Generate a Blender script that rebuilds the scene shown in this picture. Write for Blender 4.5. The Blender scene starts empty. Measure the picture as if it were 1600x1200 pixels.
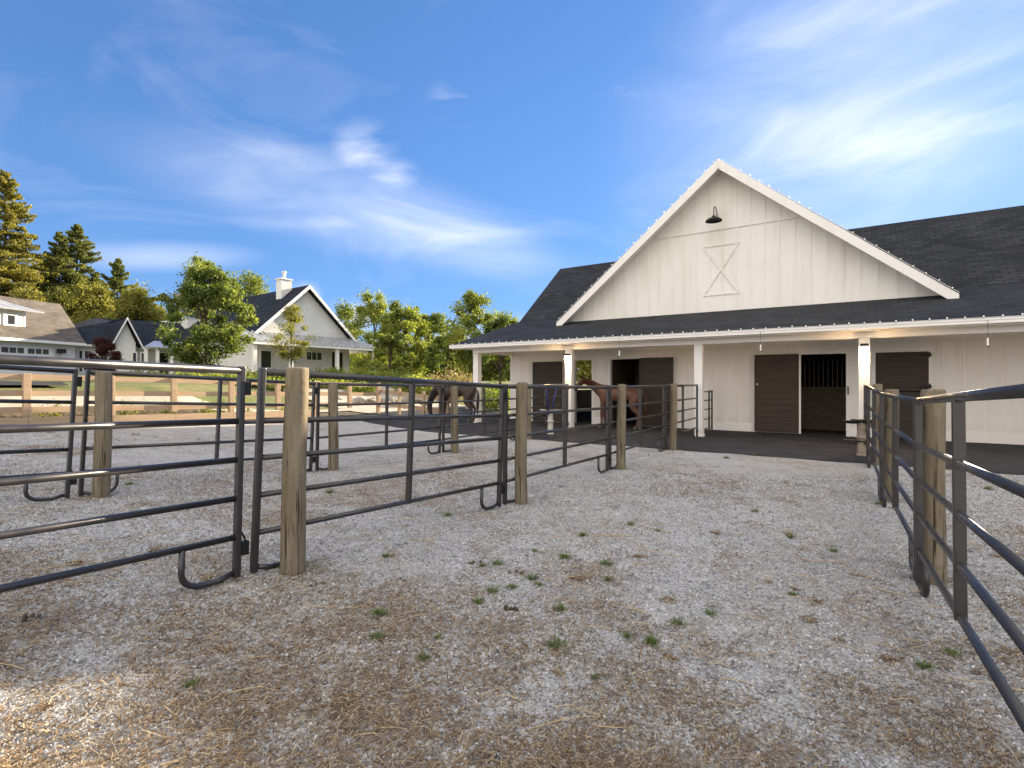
import bpy, math, random
import numpy as np
from mathutils import Vector, Matrix, Euler

rng = np.random.default_rng(7)
random.seed(7)
S = bpy.context.scene
COL = S.collection
PI = math.pi
# ------------------------------------------------------------------ camera, sky, sun, exposure
TH = math.radians(33.8)
FX = 812.0
HZ = 597.0
CT, ST = math.cos(TH), math.sin(TH)
cam = bpy.data.cameras.new('camera')
cam.sensor_width = 36
cam.lens = 36 * FX / 1600
cam.shift_y = -(600 - HZ) / 1600
cam.clip_start = 0.05
cam.clip_end = 3000
camo = bpy.data.objects.new('camera', cam)
camo.location = (0, 0, 1.6)
camo.rotation_euler = (PI / 2, 0, TH)
COL.objects.link(camo)
S.camera = camo

SUN_AZ = math.radians(11)          # clockwise from +Y
SUN_TAN = 0.318
sdir = Vector((math.sin(SUN_AZ), math.cos(SUN_AZ), SUN_TAN)).normalized()
sun_el = math.asin(sdir.z)
sl = bpy.data.lights.new('sun', 'SUN')
sl.energy = 3.4
sl.angle = math.radians(0.6)
sl.color = (1.0, 0.84, 0.62)
so = bpy.data.objects.new('sun', sl)
so.rotation_euler = sdir.to_track_quat('Z', 'Y').to_euler()
so.location = (30, 100, 60)
COL.objects.link(so)

W = bpy.data.worlds.new('World')
S.world = W
W.use_nodes = True
nt = W.node_tree
nt.nodes.clear()
def N(tree, t, **kw):
    n = tree.nodes.new(t)
    for k, v in kw.items():
        if k.startswith('i_'):
            n.inputs[k[2:].replace('_', ' ')].default_value = v
        else:
            setattr(n, k, v)
    return n
out = N(nt, 'ShaderNodeOutputWorld')
bg = N(nt, 'ShaderNodeBackground')
bg.inputs['Strength'].default_value = 0.15
sky = N(nt, 'ShaderNodeTexSky', sky_type='NISHITA', sun_disc=False, sun_elevation=sun_el,
        sun_rotation=SUN_AZ, altitude=300, air_density=1.0, dust_density=0.15, ozone_density=3.0)
tc = N(nt, 'ShaderNodeTexCoord')
# cirrus: soft banks given by their direction in the sky, broken up by stretched noise; the last two are unseen fill
def mth(op, a, b=None, clamp=False):
    n = N(nt, 'ShaderNodeMath', operation=op); n.use_clamp = clamp
    for k, v in enumerate((a, b)):
        if v is None: continue
        if isinstance(v, (int, float)): n.inputs[k].default_value = v
        else: nt.links.new(v, n.inputs[k])
    return n.outputs[0]
def pixdir(x, y):
    u, v = (x - 800) / FX, (HZ - y) / FX
    return Vector((CT * u - ST, ST * u + CT, v)).normalized()
mp = N(nt, 'ShaderNodeMapping')
fwd0 = math.atan2(CT, -ST)
mp.vector_type = 'POINT'
mp.inputs['Rotation'].default_value = (0, math.radians(24), -TH)
mp.inputs['Scale'].default_value = (1.0, 1.6, 4.2)
nt.links.new(tc.outputs['Generated'], mp.inputs[0])
n1 = N(nt, 'ShaderNodeTexNoise'); n1.inputs['Scale'].default_value = 2.1; n1.inputs['Detail'].default_value = 6
n1.inputs['Roughness'].default_value = 0.56; n1.inputs['Distortion'].default_value = 0.7
nt.links.new(mp.outputs[0], n1.inputs['Vector'])
wisp = mth('MULTIPLY', mth('SUBTRACT', n1.outputs['Fac'], 0.30, True), 2.2)
total = mth('MULTIPLY', mth('SUBTRACT', n1.outputs['Fac'], 0.52, True), .38, True)
def bank(p, q, wid, amt, noisy=0.8):
    """a bank between the pixel directions p and q (or around a direction) of angular half-width wid"""
    global total
    d1, d2 = p, q
    c = (d1 + d2).normalized(); t1 = (d2 - d1); ln = max(t1.length / 2, 1e-3)
    t1 = (t1 - c * t1.dot(c)).normalized() if t1.length > 1e-3 else c.orthogonal().normalized(); t2 = c.cross(t1)
    if ln < wid: ln = wid
    dots = []
    for t, sz in ((t1, ln * 1.15), (t2, wid)):
        n = N(nt, 'ShaderNodeVectorMath', operation='DOT_PRODUCT'); n.inputs[1].default_value = t / sz
        nt.links.new(tc.outputs['Generated'], n.inputs[0]); dots.append(mth('MULTIPLY', n.outputs['Value'], n.outputs['Value']))
    n = N(nt, 'ShaderNodeVectorMath', operation='DOT_PRODUCT'); n.inputs[1].default_value = c
    nt.links.new(tc.outputs['Generated'], n.inputs[0]); front = mth('GREATER_THAN', n.outputs['Value'], 0.0)
    f = mth('SUBTRACT', 1.0, mth('ADD', dots[0], dots[1]), True); f = mth('MULTIPLY', f, f); f = mth('MULTIPLY', f, front)
    w_ = mth('ADD', mth('MULTIPLY', wisp, noisy), 1 - noisy)
    total = mth('ADD', total, mth('MULTIPLY', mth('MULTIPLY', f, w_), amt))
bank(pixdir(120, 210), pixdir(880, 410), .10, .33)
bank(pixdir(600, 360), pixdir(900, 420), .07, .15)
bank(pixdir(1000, 260), pixdir(1750, 160), .34, .42)
bank(pixdir(1150, 190), pixdir(1600, 260), .08, .22)
bank(pixdir(515, 232), pixdir(625, 220), .05, .8, 1.3)
bank(pixdir(575, 270), pixdir(660, 272), .035, .6, 1.3)
bank(pixdir(660, 160), pixdir(770, 158), .045, .6, 1.3)
bank(pixdir(60, 402), pixdir(420, 400), .03, .35, .7)
bank(pixdir(460, 455), pixdir(495, 462), .03, .8, 1.1)
bank(pixdir(530, 490), pixdir(590, 505), .035, .8, 1.1)
bank(pixdir(600, 560), pixdir(1000, 560), .10, .5, .3)
back_fill = Vector((.1, -.7, .8)).normalized()
bank(back_fill, back_fill, 1.0, 4.0, .35)  # unseen cloud overhead and behind, added to brighten shaded ground and barn front
low = Vector((.2, -1, .42)).normalized()
bank(low, low, 1.0, 3.0, .35)  # second added cloud, low behind the camera, more fill for the barn front
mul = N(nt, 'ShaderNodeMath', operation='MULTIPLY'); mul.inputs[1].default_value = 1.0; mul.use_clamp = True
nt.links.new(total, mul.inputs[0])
# Nishita colour nudged to a clean blue, then wisps mixed over it
tint = N(nt, 'ShaderNodeMixRGB', blend_type='MULTIPLY'); tint.inputs[0].default_value = 1
tint.inputs[2].default_value = (0.255, 0.36, 0.50, 1)
den = N(nt, 'ShaderNodeVectorMath', operation='MULTIPLY_ADD'); den.inputs[1].default_value = (.42, .30, .20); den.inputs[2].default_value = (1, 1, 1)
nt.links.new(sky.outputs[0], den.inputs[0])
soft = N(nt, 'ShaderNodeVectorMath', operation='DIVIDE')       # a hazier, gentler glow round the sun
nt.links.new(sky.outputs[0], soft.inputs[0]); nt.links.new(den.outputs[0], soft.inputs[1])
nt.links.new(soft.outputs[0], tint.inputs[1])
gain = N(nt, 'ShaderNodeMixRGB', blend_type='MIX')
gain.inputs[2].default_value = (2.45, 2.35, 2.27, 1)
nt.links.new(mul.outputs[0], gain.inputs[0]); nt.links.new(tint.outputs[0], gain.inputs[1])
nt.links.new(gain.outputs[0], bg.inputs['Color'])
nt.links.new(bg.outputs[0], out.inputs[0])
S.view_settings.view_transform = 'Standard'
S.view_settings.look = 'None'
S.view_settings.exposure = 2.35
S.view_settings.gamma = 1
S.view_settings.use_curve_mapping = False
S.cycles.max_bounces = 6
S.cycles.transparent_max_bounces = 8

# ------------------------------------------------------------------ coordinates read off the photograph
def Wp(x, y, D):                      # a point of the place seen at (x, y) and D metres ahead
    Xc = (x - 800) / FX * D
    return Vector((CT * Xc - ST * D, ST * Xc + CT * D, 1.6 + (HZ - y) / FX * D))
def XonY(x, Y):                       # X of the point seen at column x on the plane Y
    u = (x - 800) / FX
    D = Y / (CT + ST * u)
    return D * (CT * u - ST)
def sm(a, b, x):
    t = np.clip((x - a) / (b - a), 0, 1)
    return t * t * (3 - 2 * t)
def vnoise(X, Y, s, seed):
    r = np.random.default_rng(seed); G = r.uniform(0, 1, (64, 64))
    x = (X * s) % 64; y = (Y * s) % 64; i = x.astype(int) % 64; j = y.astype(int) % 64; fx = x - i; fy = y - j; fx = fx * fx * (3 - 2 * fx); fy = fy * fy * (3 - 2 * fy)
    return (G[i, j] * (1 - fx) + G[(i + 1) % 64, j] * fx) * (1 - fy) + (G[i, (j + 1) % 64] * (1 - fx) + G[(i + 1) % 64, (j + 1) % 64] * fx) * fy
HOOF = np.random.default_rng(3).uniform([-9, -.5, 0], [3, 11, 6.28], (520, 3))
def relief(X, Y):
    """trodden unevenness of the paddock: soft lumps plus shallow hoof dents"""
    near = (Y < 12.1) & (X > -15.5)
    r = .034 * (vnoise(X, Y, 1.9, 41) - .5) + .020 * (vnoise(X, Y, 4.7, 42) - .5) + .010 * (vnoise(X, Y, 9.3, 43) - .5)
    return r * near
def hgt(X, Y):
    X = np.asarray(X, float); Y = np.asarray(Y, float)
    b = np.interp(Y, [-60, -6, -2, 0, 2.1, 5.4, 8.2, 60], [.6, .42, .31, .24, .165, .045, 0, 0])
    w = np.interp(X, [-60, -16, -12, -7.8, -3.75, .3, 10, 60], [1.6, 1.5, 1.4, 1.35, 1.0, .22, .1, .1])
    a = np.interp(X, [-60, -16, -13, -11, 60], [.34, .34, .08, 0, 0])
    base = b * w + a
    base = base - .075 * np.exp(-((X - .3) / 1.6) ** 2 - ((Y - 7.2) / 2.6) ** 2)
    L = np.interp(Y, [-60, 8, 13, 60], [2.6, 2.6, 9.0, 12.0])
    s = sm(0, 1, (-16.25 - X) / L)
    far = np.interp(X, [-300, -40, -20, 0], [1.9, 1.75, 1.55, 1.5])
    h = base + (far - base) * s
    return h + 0.012 * np.sin(X * 1.7 + Y * .6) * np.cos(Y * 1.3 - X * .4) * (Y < 12.0) + relief(X, Y)
def H(X, Y): return float(hgt(X, Y))

# ------------------------------------------------------------------ materials
MATS = {}
def mat(name, color, rough=0.7, metal=0.0, fn=None, spec=0.3):
    m = bpy.data.materials.new(name); m.use_nodes = True
    t = m.node_tree; b = t.nodes['Principled BSDF']
    b.inputs['Base Color'].default_value = (*color, 1)
    b.inputs['Roughness'].default_value = rough
    b.inputs['Metallic'].default_value = metal
    b.inputs['Specular IOR Level'].default_value = spec
    if fn: fn(t, b)
    MATS[name] = m
    return m
def noise_mix(t, b, c1, c2, scale=5, detail=5, stretch=(1, 1, 1), lo=.35, hi=.65, coord='Object', bump=0.0, bscale=None, dist=0.01, prev=None, rough=.6):
    tc = t.nodes.new('ShaderNodeTexCoord'); mp = t.nodes.new('ShaderNodeMapping')
    mp.inputs['Scale'].default_value = stretch
    t.links.new(tc.outputs[coord], mp.inputs[0])
    n = t.nodes.new('ShaderNodeTexNoise'); n.inputs['Scale'].default_value = scale; n.inputs['Detail'].default_value = detail
    n.inputs['Roughness'].default_value = rough
    t.links.new(mp.outputs[0], n.inputs['Vector'])
    r = t.nodes.new('ShaderNodeValToRGB'); r.color_ramp.elements[0].position = lo; r.color_ramp.elements[1].position = hi
    r.color_ramp.elements[0].color = (0, 0, 0, 1); r.color_ramp.elements[1].color = (1, 1, 1, 1)
    t.links.new(n.outputs['Fac'], r.inputs[0])
    mx = t.nodes.new('ShaderNodeMixRGB')
    t.links.new(r.outputs[0], mx.inputs[0])
    if prev is not None: t.links.new(prev, mx.inputs[1])
    else: mx.inputs[1].default_value = (*c1, 1)
    mx.inputs[2].default_value = (*c2, 1)
    if b is not None: t.links.new(mx.outputs[0], b.inputs['Base Color'])
    if bump > 0:
        bp = t.nodes.new('ShaderNodeBump'); bp.inputs['Strength'].default_value = bump; bp.inputs['Distance'].default_value = dist
        if bscale:
            n2 = t.nodes.new('ShaderNodeTexNoise'); n2.inputs['Scale'].default_value = bscale; n2.inputs['Detail'].default_value = 4
            t.links.new(mp.outputs[0], n2.inputs['Vector']); t.links.new(n2.outputs['Fac'], bp.inputs['Height'])
        else: t.links.new(n.outputs['Fac'], bp.inputs['Height'])
        t.links.new(bp.outputs[0], b.inputs['Normal'])
    return mx.outputs[0]

def gravel_fn(t, b):
    L = t.links
    tc = t.nodes.new('ShaderNodeTexCoord')
    def noise(sc, det=4, ro=.6, loc=(0, 0, 0), st=(1, 1, 1)):
        mp = t.nodes.new('ShaderNodeMapping'); mp.inputs['Location'].default_value = loc; mp.inputs['Scale'].default_value = st
        L.new(tc.outputs['Object'], mp.inputs[0])
        n = t.nodes.new('ShaderNodeTexNoise'); n.inputs['Scale'].default_value = sc; n.inputs['Detail'].default_value = det
        n.inputs['Roughness'].default_value = ro; L.new(mp.outputs[0], n.inputs['Vector']); return n
    def ramp(src, stops):
        r = t.nodes.new('ShaderNodeValToRGB'); e = r.color_ramp.elements
        while len(e) < len(stops): e.new(0.5)
        for i, (p, c) in enumerate(stops):
            e[i].position = p; e[i].color = (*c, 1) if len(c) == 3 else c
        L.new(src, r.inputs[0]); return r.outputs[0]
    def mix(f, a, c, mode='MIX', fac=None):
        m = t.nodes.new('ShaderNodeMixRGB'); m.blend_type = mode
        if fac is None: L.new(f, m.inputs[0])
        else: m.inputs[0].default_value = fac
        for k, v in ((1, a), (2, c)):
            if isinstance(v, tuple): m.inputs[k].default_value = (*v, 1)
            else: L.new(v, m.inputs[k])
        return m.outputs[0]
    vo = t.nodes.new('ShaderNodeTexVoronoi'); vo.inputs['Scale'].default_value = 85
    L.new(tc.outputs['Object'], vo.inputs['Vector'])
    hs = t.nodes.new('ShaderNodeSeparateColor'); L.new(vo.outputs['Color'], hs.inputs[0])
    stone = ramp(hs.outputs[0], [(0, (.12, .12, .12)), (.35, (.30, .295, .285)), (.7, (.45, .44, .425)), (1, (.66, .645, .62))])
    big = noise(.55, 6, .62)
    dust = ramp(big.outputs['Fac'], [(.35, (.35, .345, .335)), (.7, (.50, .475, .44))])
    c = mix(None, stone, dust, fac=.38)
    # brown straw, manure and dry weed litter
    p1 = noise(.42, 8, .66, (3.1, 1.7, 0)); m1 = ramp(p1.outputs['Fac'], [(.46, (0, 0, 0)), (.66, (.75, .75, .75))])
    p2 = noise(9, 6, .8, st=(1, .6, 1)); m2 = ramp(p2.outputs['Fac'], [(.40, (0, 0, 0)), (.62, (1, 1, 1))])
    mm = mix(None, m1, m2, 'MULTIPLY', 1)
    sc = noise(70, 3, .7, st=(1, .35, 1)); straw = ramp(sc.outputs['Fac'], [(.3, (.10, .065, .038)), (.52, (.25, .175, .105)), (.72, (.42, .33, .21))])
    c = mix(mm, c, straw)
    p3 = noise(1.7, 7, .7, (9, 4, 0)); m3 = ramp(p3.outputs['Fac'], [(.55, (0, 0, 0)), (.72, (.75, .75, .75))])
    c = mix(m3, c, (.20, .165, .10))
    p4 = noise(6, 5, .7, (19, 4, 0)); m4 = ramp(p4.outputs['Fac'], [(.66, (0, 0, 0)), (.74, (.6, .6, .6))])
    c = mix(m4, c, (.05, .042, .032))
    L.new(c, b.inputs['Base Color'])
    bp = t.nodes.new('ShaderNodeBump'); bp.inputs['Strength'].default_value = .9; bp.inputs['Distance'].default_value = .008
    L.new(vo.outputs['Distance'], bp.inputs['Height']); bp.invert = True
    b2 = t.nodes.new('ShaderNodeBump'); b2.inputs['Strength'].default_value = .6; b2.inputs['Distance'].default_value = .05
    nn = noise(4, 6, .7); L.new(nn.outputs['Fac'], b2.inputs['Height']); L.new(bp.outputs[0], b2.inputs['Normal'])
    L.new(b2.outputs[0], b.inputs['Normal'])
mat('gravel', (.35, .35, .36), .95, fn=gravel_fn, spec=.1)

def shingle_fn(c1, c2):
    def f(t, b):
        L = t.links
        tc = t.nodes.new('ShaderNodeTexCoord')
        br = t.nodes.new('ShaderNodeTexBrick')
        br.inputs['Scale'].default_value = 1
        br.inputs['Brick Width'].default_value = .34; br.inputs['Row Height'].default_value = .14
        br.inputs['Mortar Size'].default_value = .011; br.inputs['Mortar Smooth'].default_value = .3
        br.inputs['Color1'].default_value = (*c1, 1); br.inputs['Color2'].default_value = (*c2, 1)
        br.inputs['Mortar'].default_value = (c1[0] * .4, c1[1] * .4, c1[2] * .4, 1)
        L.new(tc.outputs['UV'], br.inputs['Vector'])
        n = t.nodes.new('ShaderNodeTexNoise'); n.inputs['Scale'].default_value = 1.1; n.inputs['Detail'].default_value = 8
        L.new(tc.outputs['Object'], n.inputs['Vector'])
        mx = t.nodes.new('ShaderNodeMixRGB'); mx.blend_type = 'OVERLAY'; mx.inputs[0].default_value = .6
        L.new(br.outputs[0], mx.inputs[1]); L.new(n.outputs['Fac'], mx.inputs[2]); L.new(mx.outputs[0], b.inputs['Base Color'])
        bp = t.nodes.new('ShaderNodeBump'); bp.inputs['Strength'].default_value = .5; bp.inputs['Distance'].default_value = .01
        L.new(br.outputs['Fac'], bp.inputs['Height']); bp.invert = True; L.new(bp.outputs[0], b.inputs['Normal'])
    return f
mat('shingle', (.03, .03, .034), .85, fn=shingle_fn((.017, .018, .022), (.036, .037, .042)), spec=.25)
mat('shingle_brown', (.09, .08, .07), .9, fn=shingle_fn((.10, .085, .07), (.15, .13, .11)), spec=.2)
mat('shingle_navy', (.02, .024, .034), .9, fn=shingle_fn((.018, .022, .032), (.028, .033, .045)), spec=.1)
mat('white_paint', (.8, .76, .69), .55, fn=lambda t, b: noise_mix(t, b, (.82, .79, .735), (.73, .685, .60), 1.3, 8, (1, 1, .35), .45, .8))
def splash(t):
    b = t.nodes['Principled BSDF']; L = t.links; src = b.inputs['Base Color'].links[0].from_socket
    ge = t.nodes.new('ShaderNodeNewGeometry'); sp = t.nodes.new('ShaderNodeSeparateXYZ'); L.new(ge.outputs['Position'], sp.inputs[0])
    mr = t.nodes.new('ShaderNodeMapRange'); mr.inputs[1].default_value = .55; mr.inputs[2].default_value = .03; mr.inputs[3].default_value = 0; mr.inputs[4].default_value = 1
    L.new(sp.outputs['Z'], mr.inputs[0])
    n = t.nodes.new('ShaderNodeTexNoise'); n.inputs['Scale'].default_value = 7; n.inputs['Detail'].default_value = 8; n.inputs['Roughness'].default_value = .7
    L.new(ge.outputs['Position'], n.inputs['Vector'])
    m = t.nodes.new('ShaderNodeMath'); m.operation = 'MULTIPLY'; L.new(mr.outputs[0], m.inputs[0]); L.new(n.outputs['Fac'], m.inputs[1])
    mx = t.nodes.new('ShaderNodeMixRGB'); L.new(m.outputs[0], mx.inputs[0]); L.new(src, mx.inputs[1]); mx.inputs[2].default_value = (.42, .36, .28, 1); L.new(mx.outputs[0], b.inputs['Base Color'])
    # run-off streaks
    mp = t.nodes.new('ShaderNodeMapping'); mp.inputs['Scale'].default_value = (3.2, 3.2, .22); L.new(ge.outputs['Position'], mp.inputs[0])
    n2 = t.nodes.new('ShaderNodeTexNoise'); n2.inputs['Scale'].default_value = 3; n2.inputs['Detail'].default_value = 6; L.new(mp.outputs[0], n2.inputs['Vector'])
    r = t.nodes.new('ShaderNodeMapRange'); r.inputs[1].default_value = .52; r.inputs[2].default_value = .75; r.inputs[4].default_value = .28; L.new(n2.outputs['Fac'], r.inputs[0])
    m2 = t.nodes.new('ShaderNodeMixRGB'); L.new(r.outputs[0], m2.inputs[0]); L.new(mx.outputs[0], m2.inputs[1]); m2.inputs[2].default_value = (.56, .50, .42, 1); L.new(m2.outputs[0], b.inputs['Base Color'])
splash(MATS['white_paint'].node_tree)
mat('trim_white', (.80, .80, .79), .5, fn=lambda t, b: noise_mix(t, b, (.83, .80, .76), (.74, .70, .64), 3, 6, (1, 1, .4), .5, .85))
mat('house_white', (.74, .73, .70), .6, fn=lambda t, b: noise_mix(t, b, (.75, .74, .70), (.68, .66, .61), .9, 5))
mat('door_wood', (.06, .04, .03), .6, fn=lambda t, b: noise_mix(t, b, (.075, .052, .038), (.038, .027, .021), 4, 8, (.35, 1, 7), .3, .7, bump=.3, dist=.004))
mat('door_plain', (.05, .04, .034), .6, fn=lambda t, b: noise_mix(t, b, (.060, .046, .036), (.036, .028, .024), 4, 7, (.35, 1, 6), .3, .7, bump=.3, dist=.004))
def metal_fn(t, b):
    o = noise_mix(t, None, (.020, .018, .019), (.045, .037, .031), 5, 8, (1, 1, 1), .45, .8)
    noise_mix(t, b, None, (.11, .075, .05), 23, 6, (1, 1, 1), .68, .78, prev=o, bump=.12, dist=.002)
    n = t.nodes.new('ShaderNodeTexNoise'); n.inputs['Scale'].default_value = 7; n.inputs['Detail'].default_value = 8
    tc = t.nodes.new('ShaderNodeTexCoord'); t.links.new(tc.outputs['Object'], n.inputs['Vector'])
    r = t.nodes.new('ShaderNodeMapRange'); r.inputs[1].default_value = .35; r.inputs[2].default_value = .7; r.inputs[3].default_value = .27; r.inputs[4].default_value = .42
    t.links.new(n.outputs['Fac'], r.inputs[0]); t.links.new(r.outputs[0], b.inputs['Roughness'])
mat('dark_metal', (.022, .020, .020), .32, .0, fn=metal_fn, spec=.7)
mat('iron', (.02, .019, .018), .5, .3)
mat('galv_roof', (.60, .61, .62), .35, .6, fn=lambda t, b: noise_mix(t, b, (.66, .66, .66), (.50, .51, .52), 2, 5))
def post_fn(t, b):
    o = noise_mix(t, None, (.225, .185, .125), (.125, .098, .064), 3, 10, (7, 7, .5), .35, .68, rough=.7)
    o = noise_mix(t, None, None, (.29, .25, .18), 2.0, 7, (3, 3, .6), .50, .72, prev=o)
    o = noise_mix(t, None, None, (.10, .09, .045), 2.2, 7, (1.5, 1.5, .7), .56, .68, prev=o)
    o = noise_mix(t, None, None, (.05, .035, .022), 6, 5, (6, 6, .16), .60, .65, prev=o)
    noise_mix(t, b, None, (.075, .045, .03), 4.5, 3, (1, 1, 1.2), .66, .72, prev=o, bump=.8, bscale=22, dist=.008)
mat('post_wood', (.25, .2, .13), .85, fn=post_fn, spec=.15)
mat('plank_wood', (.36, .25, .15), .8, fn=lambda t, b: noise_mix(t, b, (.46, .33, .215), (.31, .22, .14), 3, 8, (5, .4, 6), .3, .75, bump=.3, dist=.005), spec=.15)
mat('asphalt', (.05, .05, .052), .9, fn=lambda t, b: noise_mix(t, b, (.030, .030, .034), (.052, .050, .052), 1.6, 9, (1, 1, 1), .35, .7, bump=.5, bscale=90, dist=.006), spec=.15)
mat('concrete_light', (.42, .38, .32), .9, fn=lambda t, b: noise_mix(t, b, (.40, .36, .30), (.30, .27, .22), 1.2, 7))
mat('soil', (.12, .08, .05), .95, fn=lambda t, b: noise_mix(t, b, (.13, .095, .06), (.05, .045, .025), 5, 7, bump=.6, dist=.05))
mat('grass_ground', (.09, .12, .03), .95, fn=lambda t, b: noise_mix(t, b, (.075, .10, .03), (.17, .155, .065), .8, 8, bump=.6, bscale=20, dist=.05))
mat('glass_dark', (.03, .035, .04), .12, spec=.6)
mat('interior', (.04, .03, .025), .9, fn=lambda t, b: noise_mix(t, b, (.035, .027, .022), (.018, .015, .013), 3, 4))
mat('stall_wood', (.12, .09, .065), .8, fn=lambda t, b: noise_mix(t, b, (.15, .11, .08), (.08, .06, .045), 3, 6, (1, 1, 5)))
mat('bark', (.10, .075, .05), .95, fn=lambda t, b: noise_mix(t, b, (.13, .10, .075), (.05, .04, .03), 4, 6, (3, 3, .5), bump=.5, dist=.02))
mat('rock', (.45, .42, .38), .9, fn=lambda t, b: noise_mix(t, b, (.40, .36, .30), (.20, .18, .155), 2.5, 7, bump=.5, dist=.05))
mat('pebble', (.4, .4, .4), .9)
mat('straw', (.4, .3, .17), .8)
mat('bulb', (.95, .92, .85), .3)
mat('pipe_white', (.62, .59, .54), .6, fn=lambda t, b: noise_mix(t, b, (.64, .61, .55), (.42, .38, .32), 6, 5))
mat('pipe_tan', (.30, .25, .19), .7, fn=lambda t, b: noise_mix(t, b, (.34, .28, .21), (.22, .18, .13), 6, 5))
mat('blue_plastic', (.03, .035, .16), .4)
def glow(name, c, s):
    m = bpy.data.materials.new(name); m.use_nodes = True; t = m.node_tree; b = t.nodes['Principled BSDF']
    b.inputs['Base Color'].default_value = (*c, 1); b.inputs['Emission Color'].default_value = (*c, 1); b.inputs['Emission Strength'].default_value = s
    MATS[name] = m
glow('lamp_glow', (1.0, .86, .62), 5.0)
def horse_mat(name, c1, c2):
    def f(t, b):
        noise_mix(t, b, c1, c2, 2.2, 4, (1, 1, 1), .4, .7, bump=.15, bscale=60, dist=.003)
        b.inputs['Sheen Weight'].default_value = .2
    mat(name, c1, .5, fn=f, spec=.35)
horse_mat('coat_chestnut', (.095, .038, .021), (.062, .025, .015))
horse_mat('coat_bay', (.034, .015, .010), (.02, .010, .008))
mat('hair_chestnut', (.085, .032, .018), .6); mat('hair_black', (.018, .014, .012), .6); mat('hoof', (.07, .06, .05), .6)
mat('eye', (.01, .008, .006), .1, spec=.8)

def leaf_mat(name, cols, trans=.4, rough=.6):
    """leaf colours vary from leaf to leaf through a random value stored on every face"""
    m = bpy.data.materials.new(name); m.use_nodes = True; t = m.node_tree; L = t.links
    t.nodes.clear()
    o = t.nodes.new('ShaderNodeOutputMaterial')
    at = t.nodes.new('ShaderNodeAttribute'); at.attribute_name = 'leafvar'
    r = t.nodes.new('ShaderNodeValToRGB'); e = r.color_ramp.elements
    while len(e) < len(cols): e.new(.5)
    for i, c in enumerate(cols):
        e[i].position = i / (len(cols) - 1); e[i].color = (*c, 1)
    L.new(at.outputs['Fac'], r.inputs[0])
    d = t.nodes.new('ShaderNodeBsdfPrincipled'); d.inputs['Roughness'].default_value = rough; d.inputs['Specular IOR Level'].default_value = .3
    L.new(r.outputs[0], d.inputs['Base Color'])
    tr = t.nodes.new('ShaderNodeBsdfTranslucent')
    mu = t.nodes.new('ShaderNodeMixRGB'); mu.blend_type = 'MULTIPLY'; mu.inputs[0].default_value = 1; mu.inputs[2].default_value = (1.5, 1.6, .6, 1)
    L.new(r.outputs[0], mu.inputs[1]); L.new(mu.outputs[0], tr.inputs[0])
    ms = t.nodes.new('ShaderNodeMixShader'); ms.inputs[0].default_value = trans
    L.new(d.outputs[0], ms.inputs[1]); L.new(tr.outputs[0], ms.inputs[2]); L.new(ms.outputs[0], o.inputs[0])
    MATS[name] = m
leaf_mat('leaf_green', [(.045, .07, .02), (.10, .135, .035), (.17, .205, .055), (.30, .32, .11)], .42)
leaf_mat('leaf_yellow', [(.07, .095, .022), (.15, .18, .036), (.24, .265, .06), (.36, .365, .10)], .42)
leaf_mat('leaf_olive', [(.08, .09, .022), (.16, .16, .035), (.24, .22, .05), (.34, .30, .08)], .4)
leaf_mat('needle', [(.055, .07, .024), (.11, .125, .038), (.17, .175, .055), (.25, .23, .08)], .4)
leaf_mat('needle_gold', [(.085, .085, .026), (.16, .15, .042), (.25, .22, .065), (.34, .29, .09)], .45)
leaf_mat('leaf_red', [(.02, .006, .006), (.05, .012, .012), (.08, .02, .016)], .25)
leaf_mat('leaf_pink', [(.14, .12, .06), (.26, .20, .12), (.36, .27, .18)], .3)
leaf_mat('weed', [(.05, .085, .02), (.10, .15, .035), (.20, .23, .07)], .3)
leaf_mat('straw_mix', [(.07, .042, .025), (.17, .11, .062), (.31, .22, .125), (.52, .43, .28)], .1)
leaf_mat('stone_mix', [(.10, .10, .10), (.25, .245, .24), (.40, .39, .38), (.70, .69, .67)], 0.0, .9)

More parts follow.
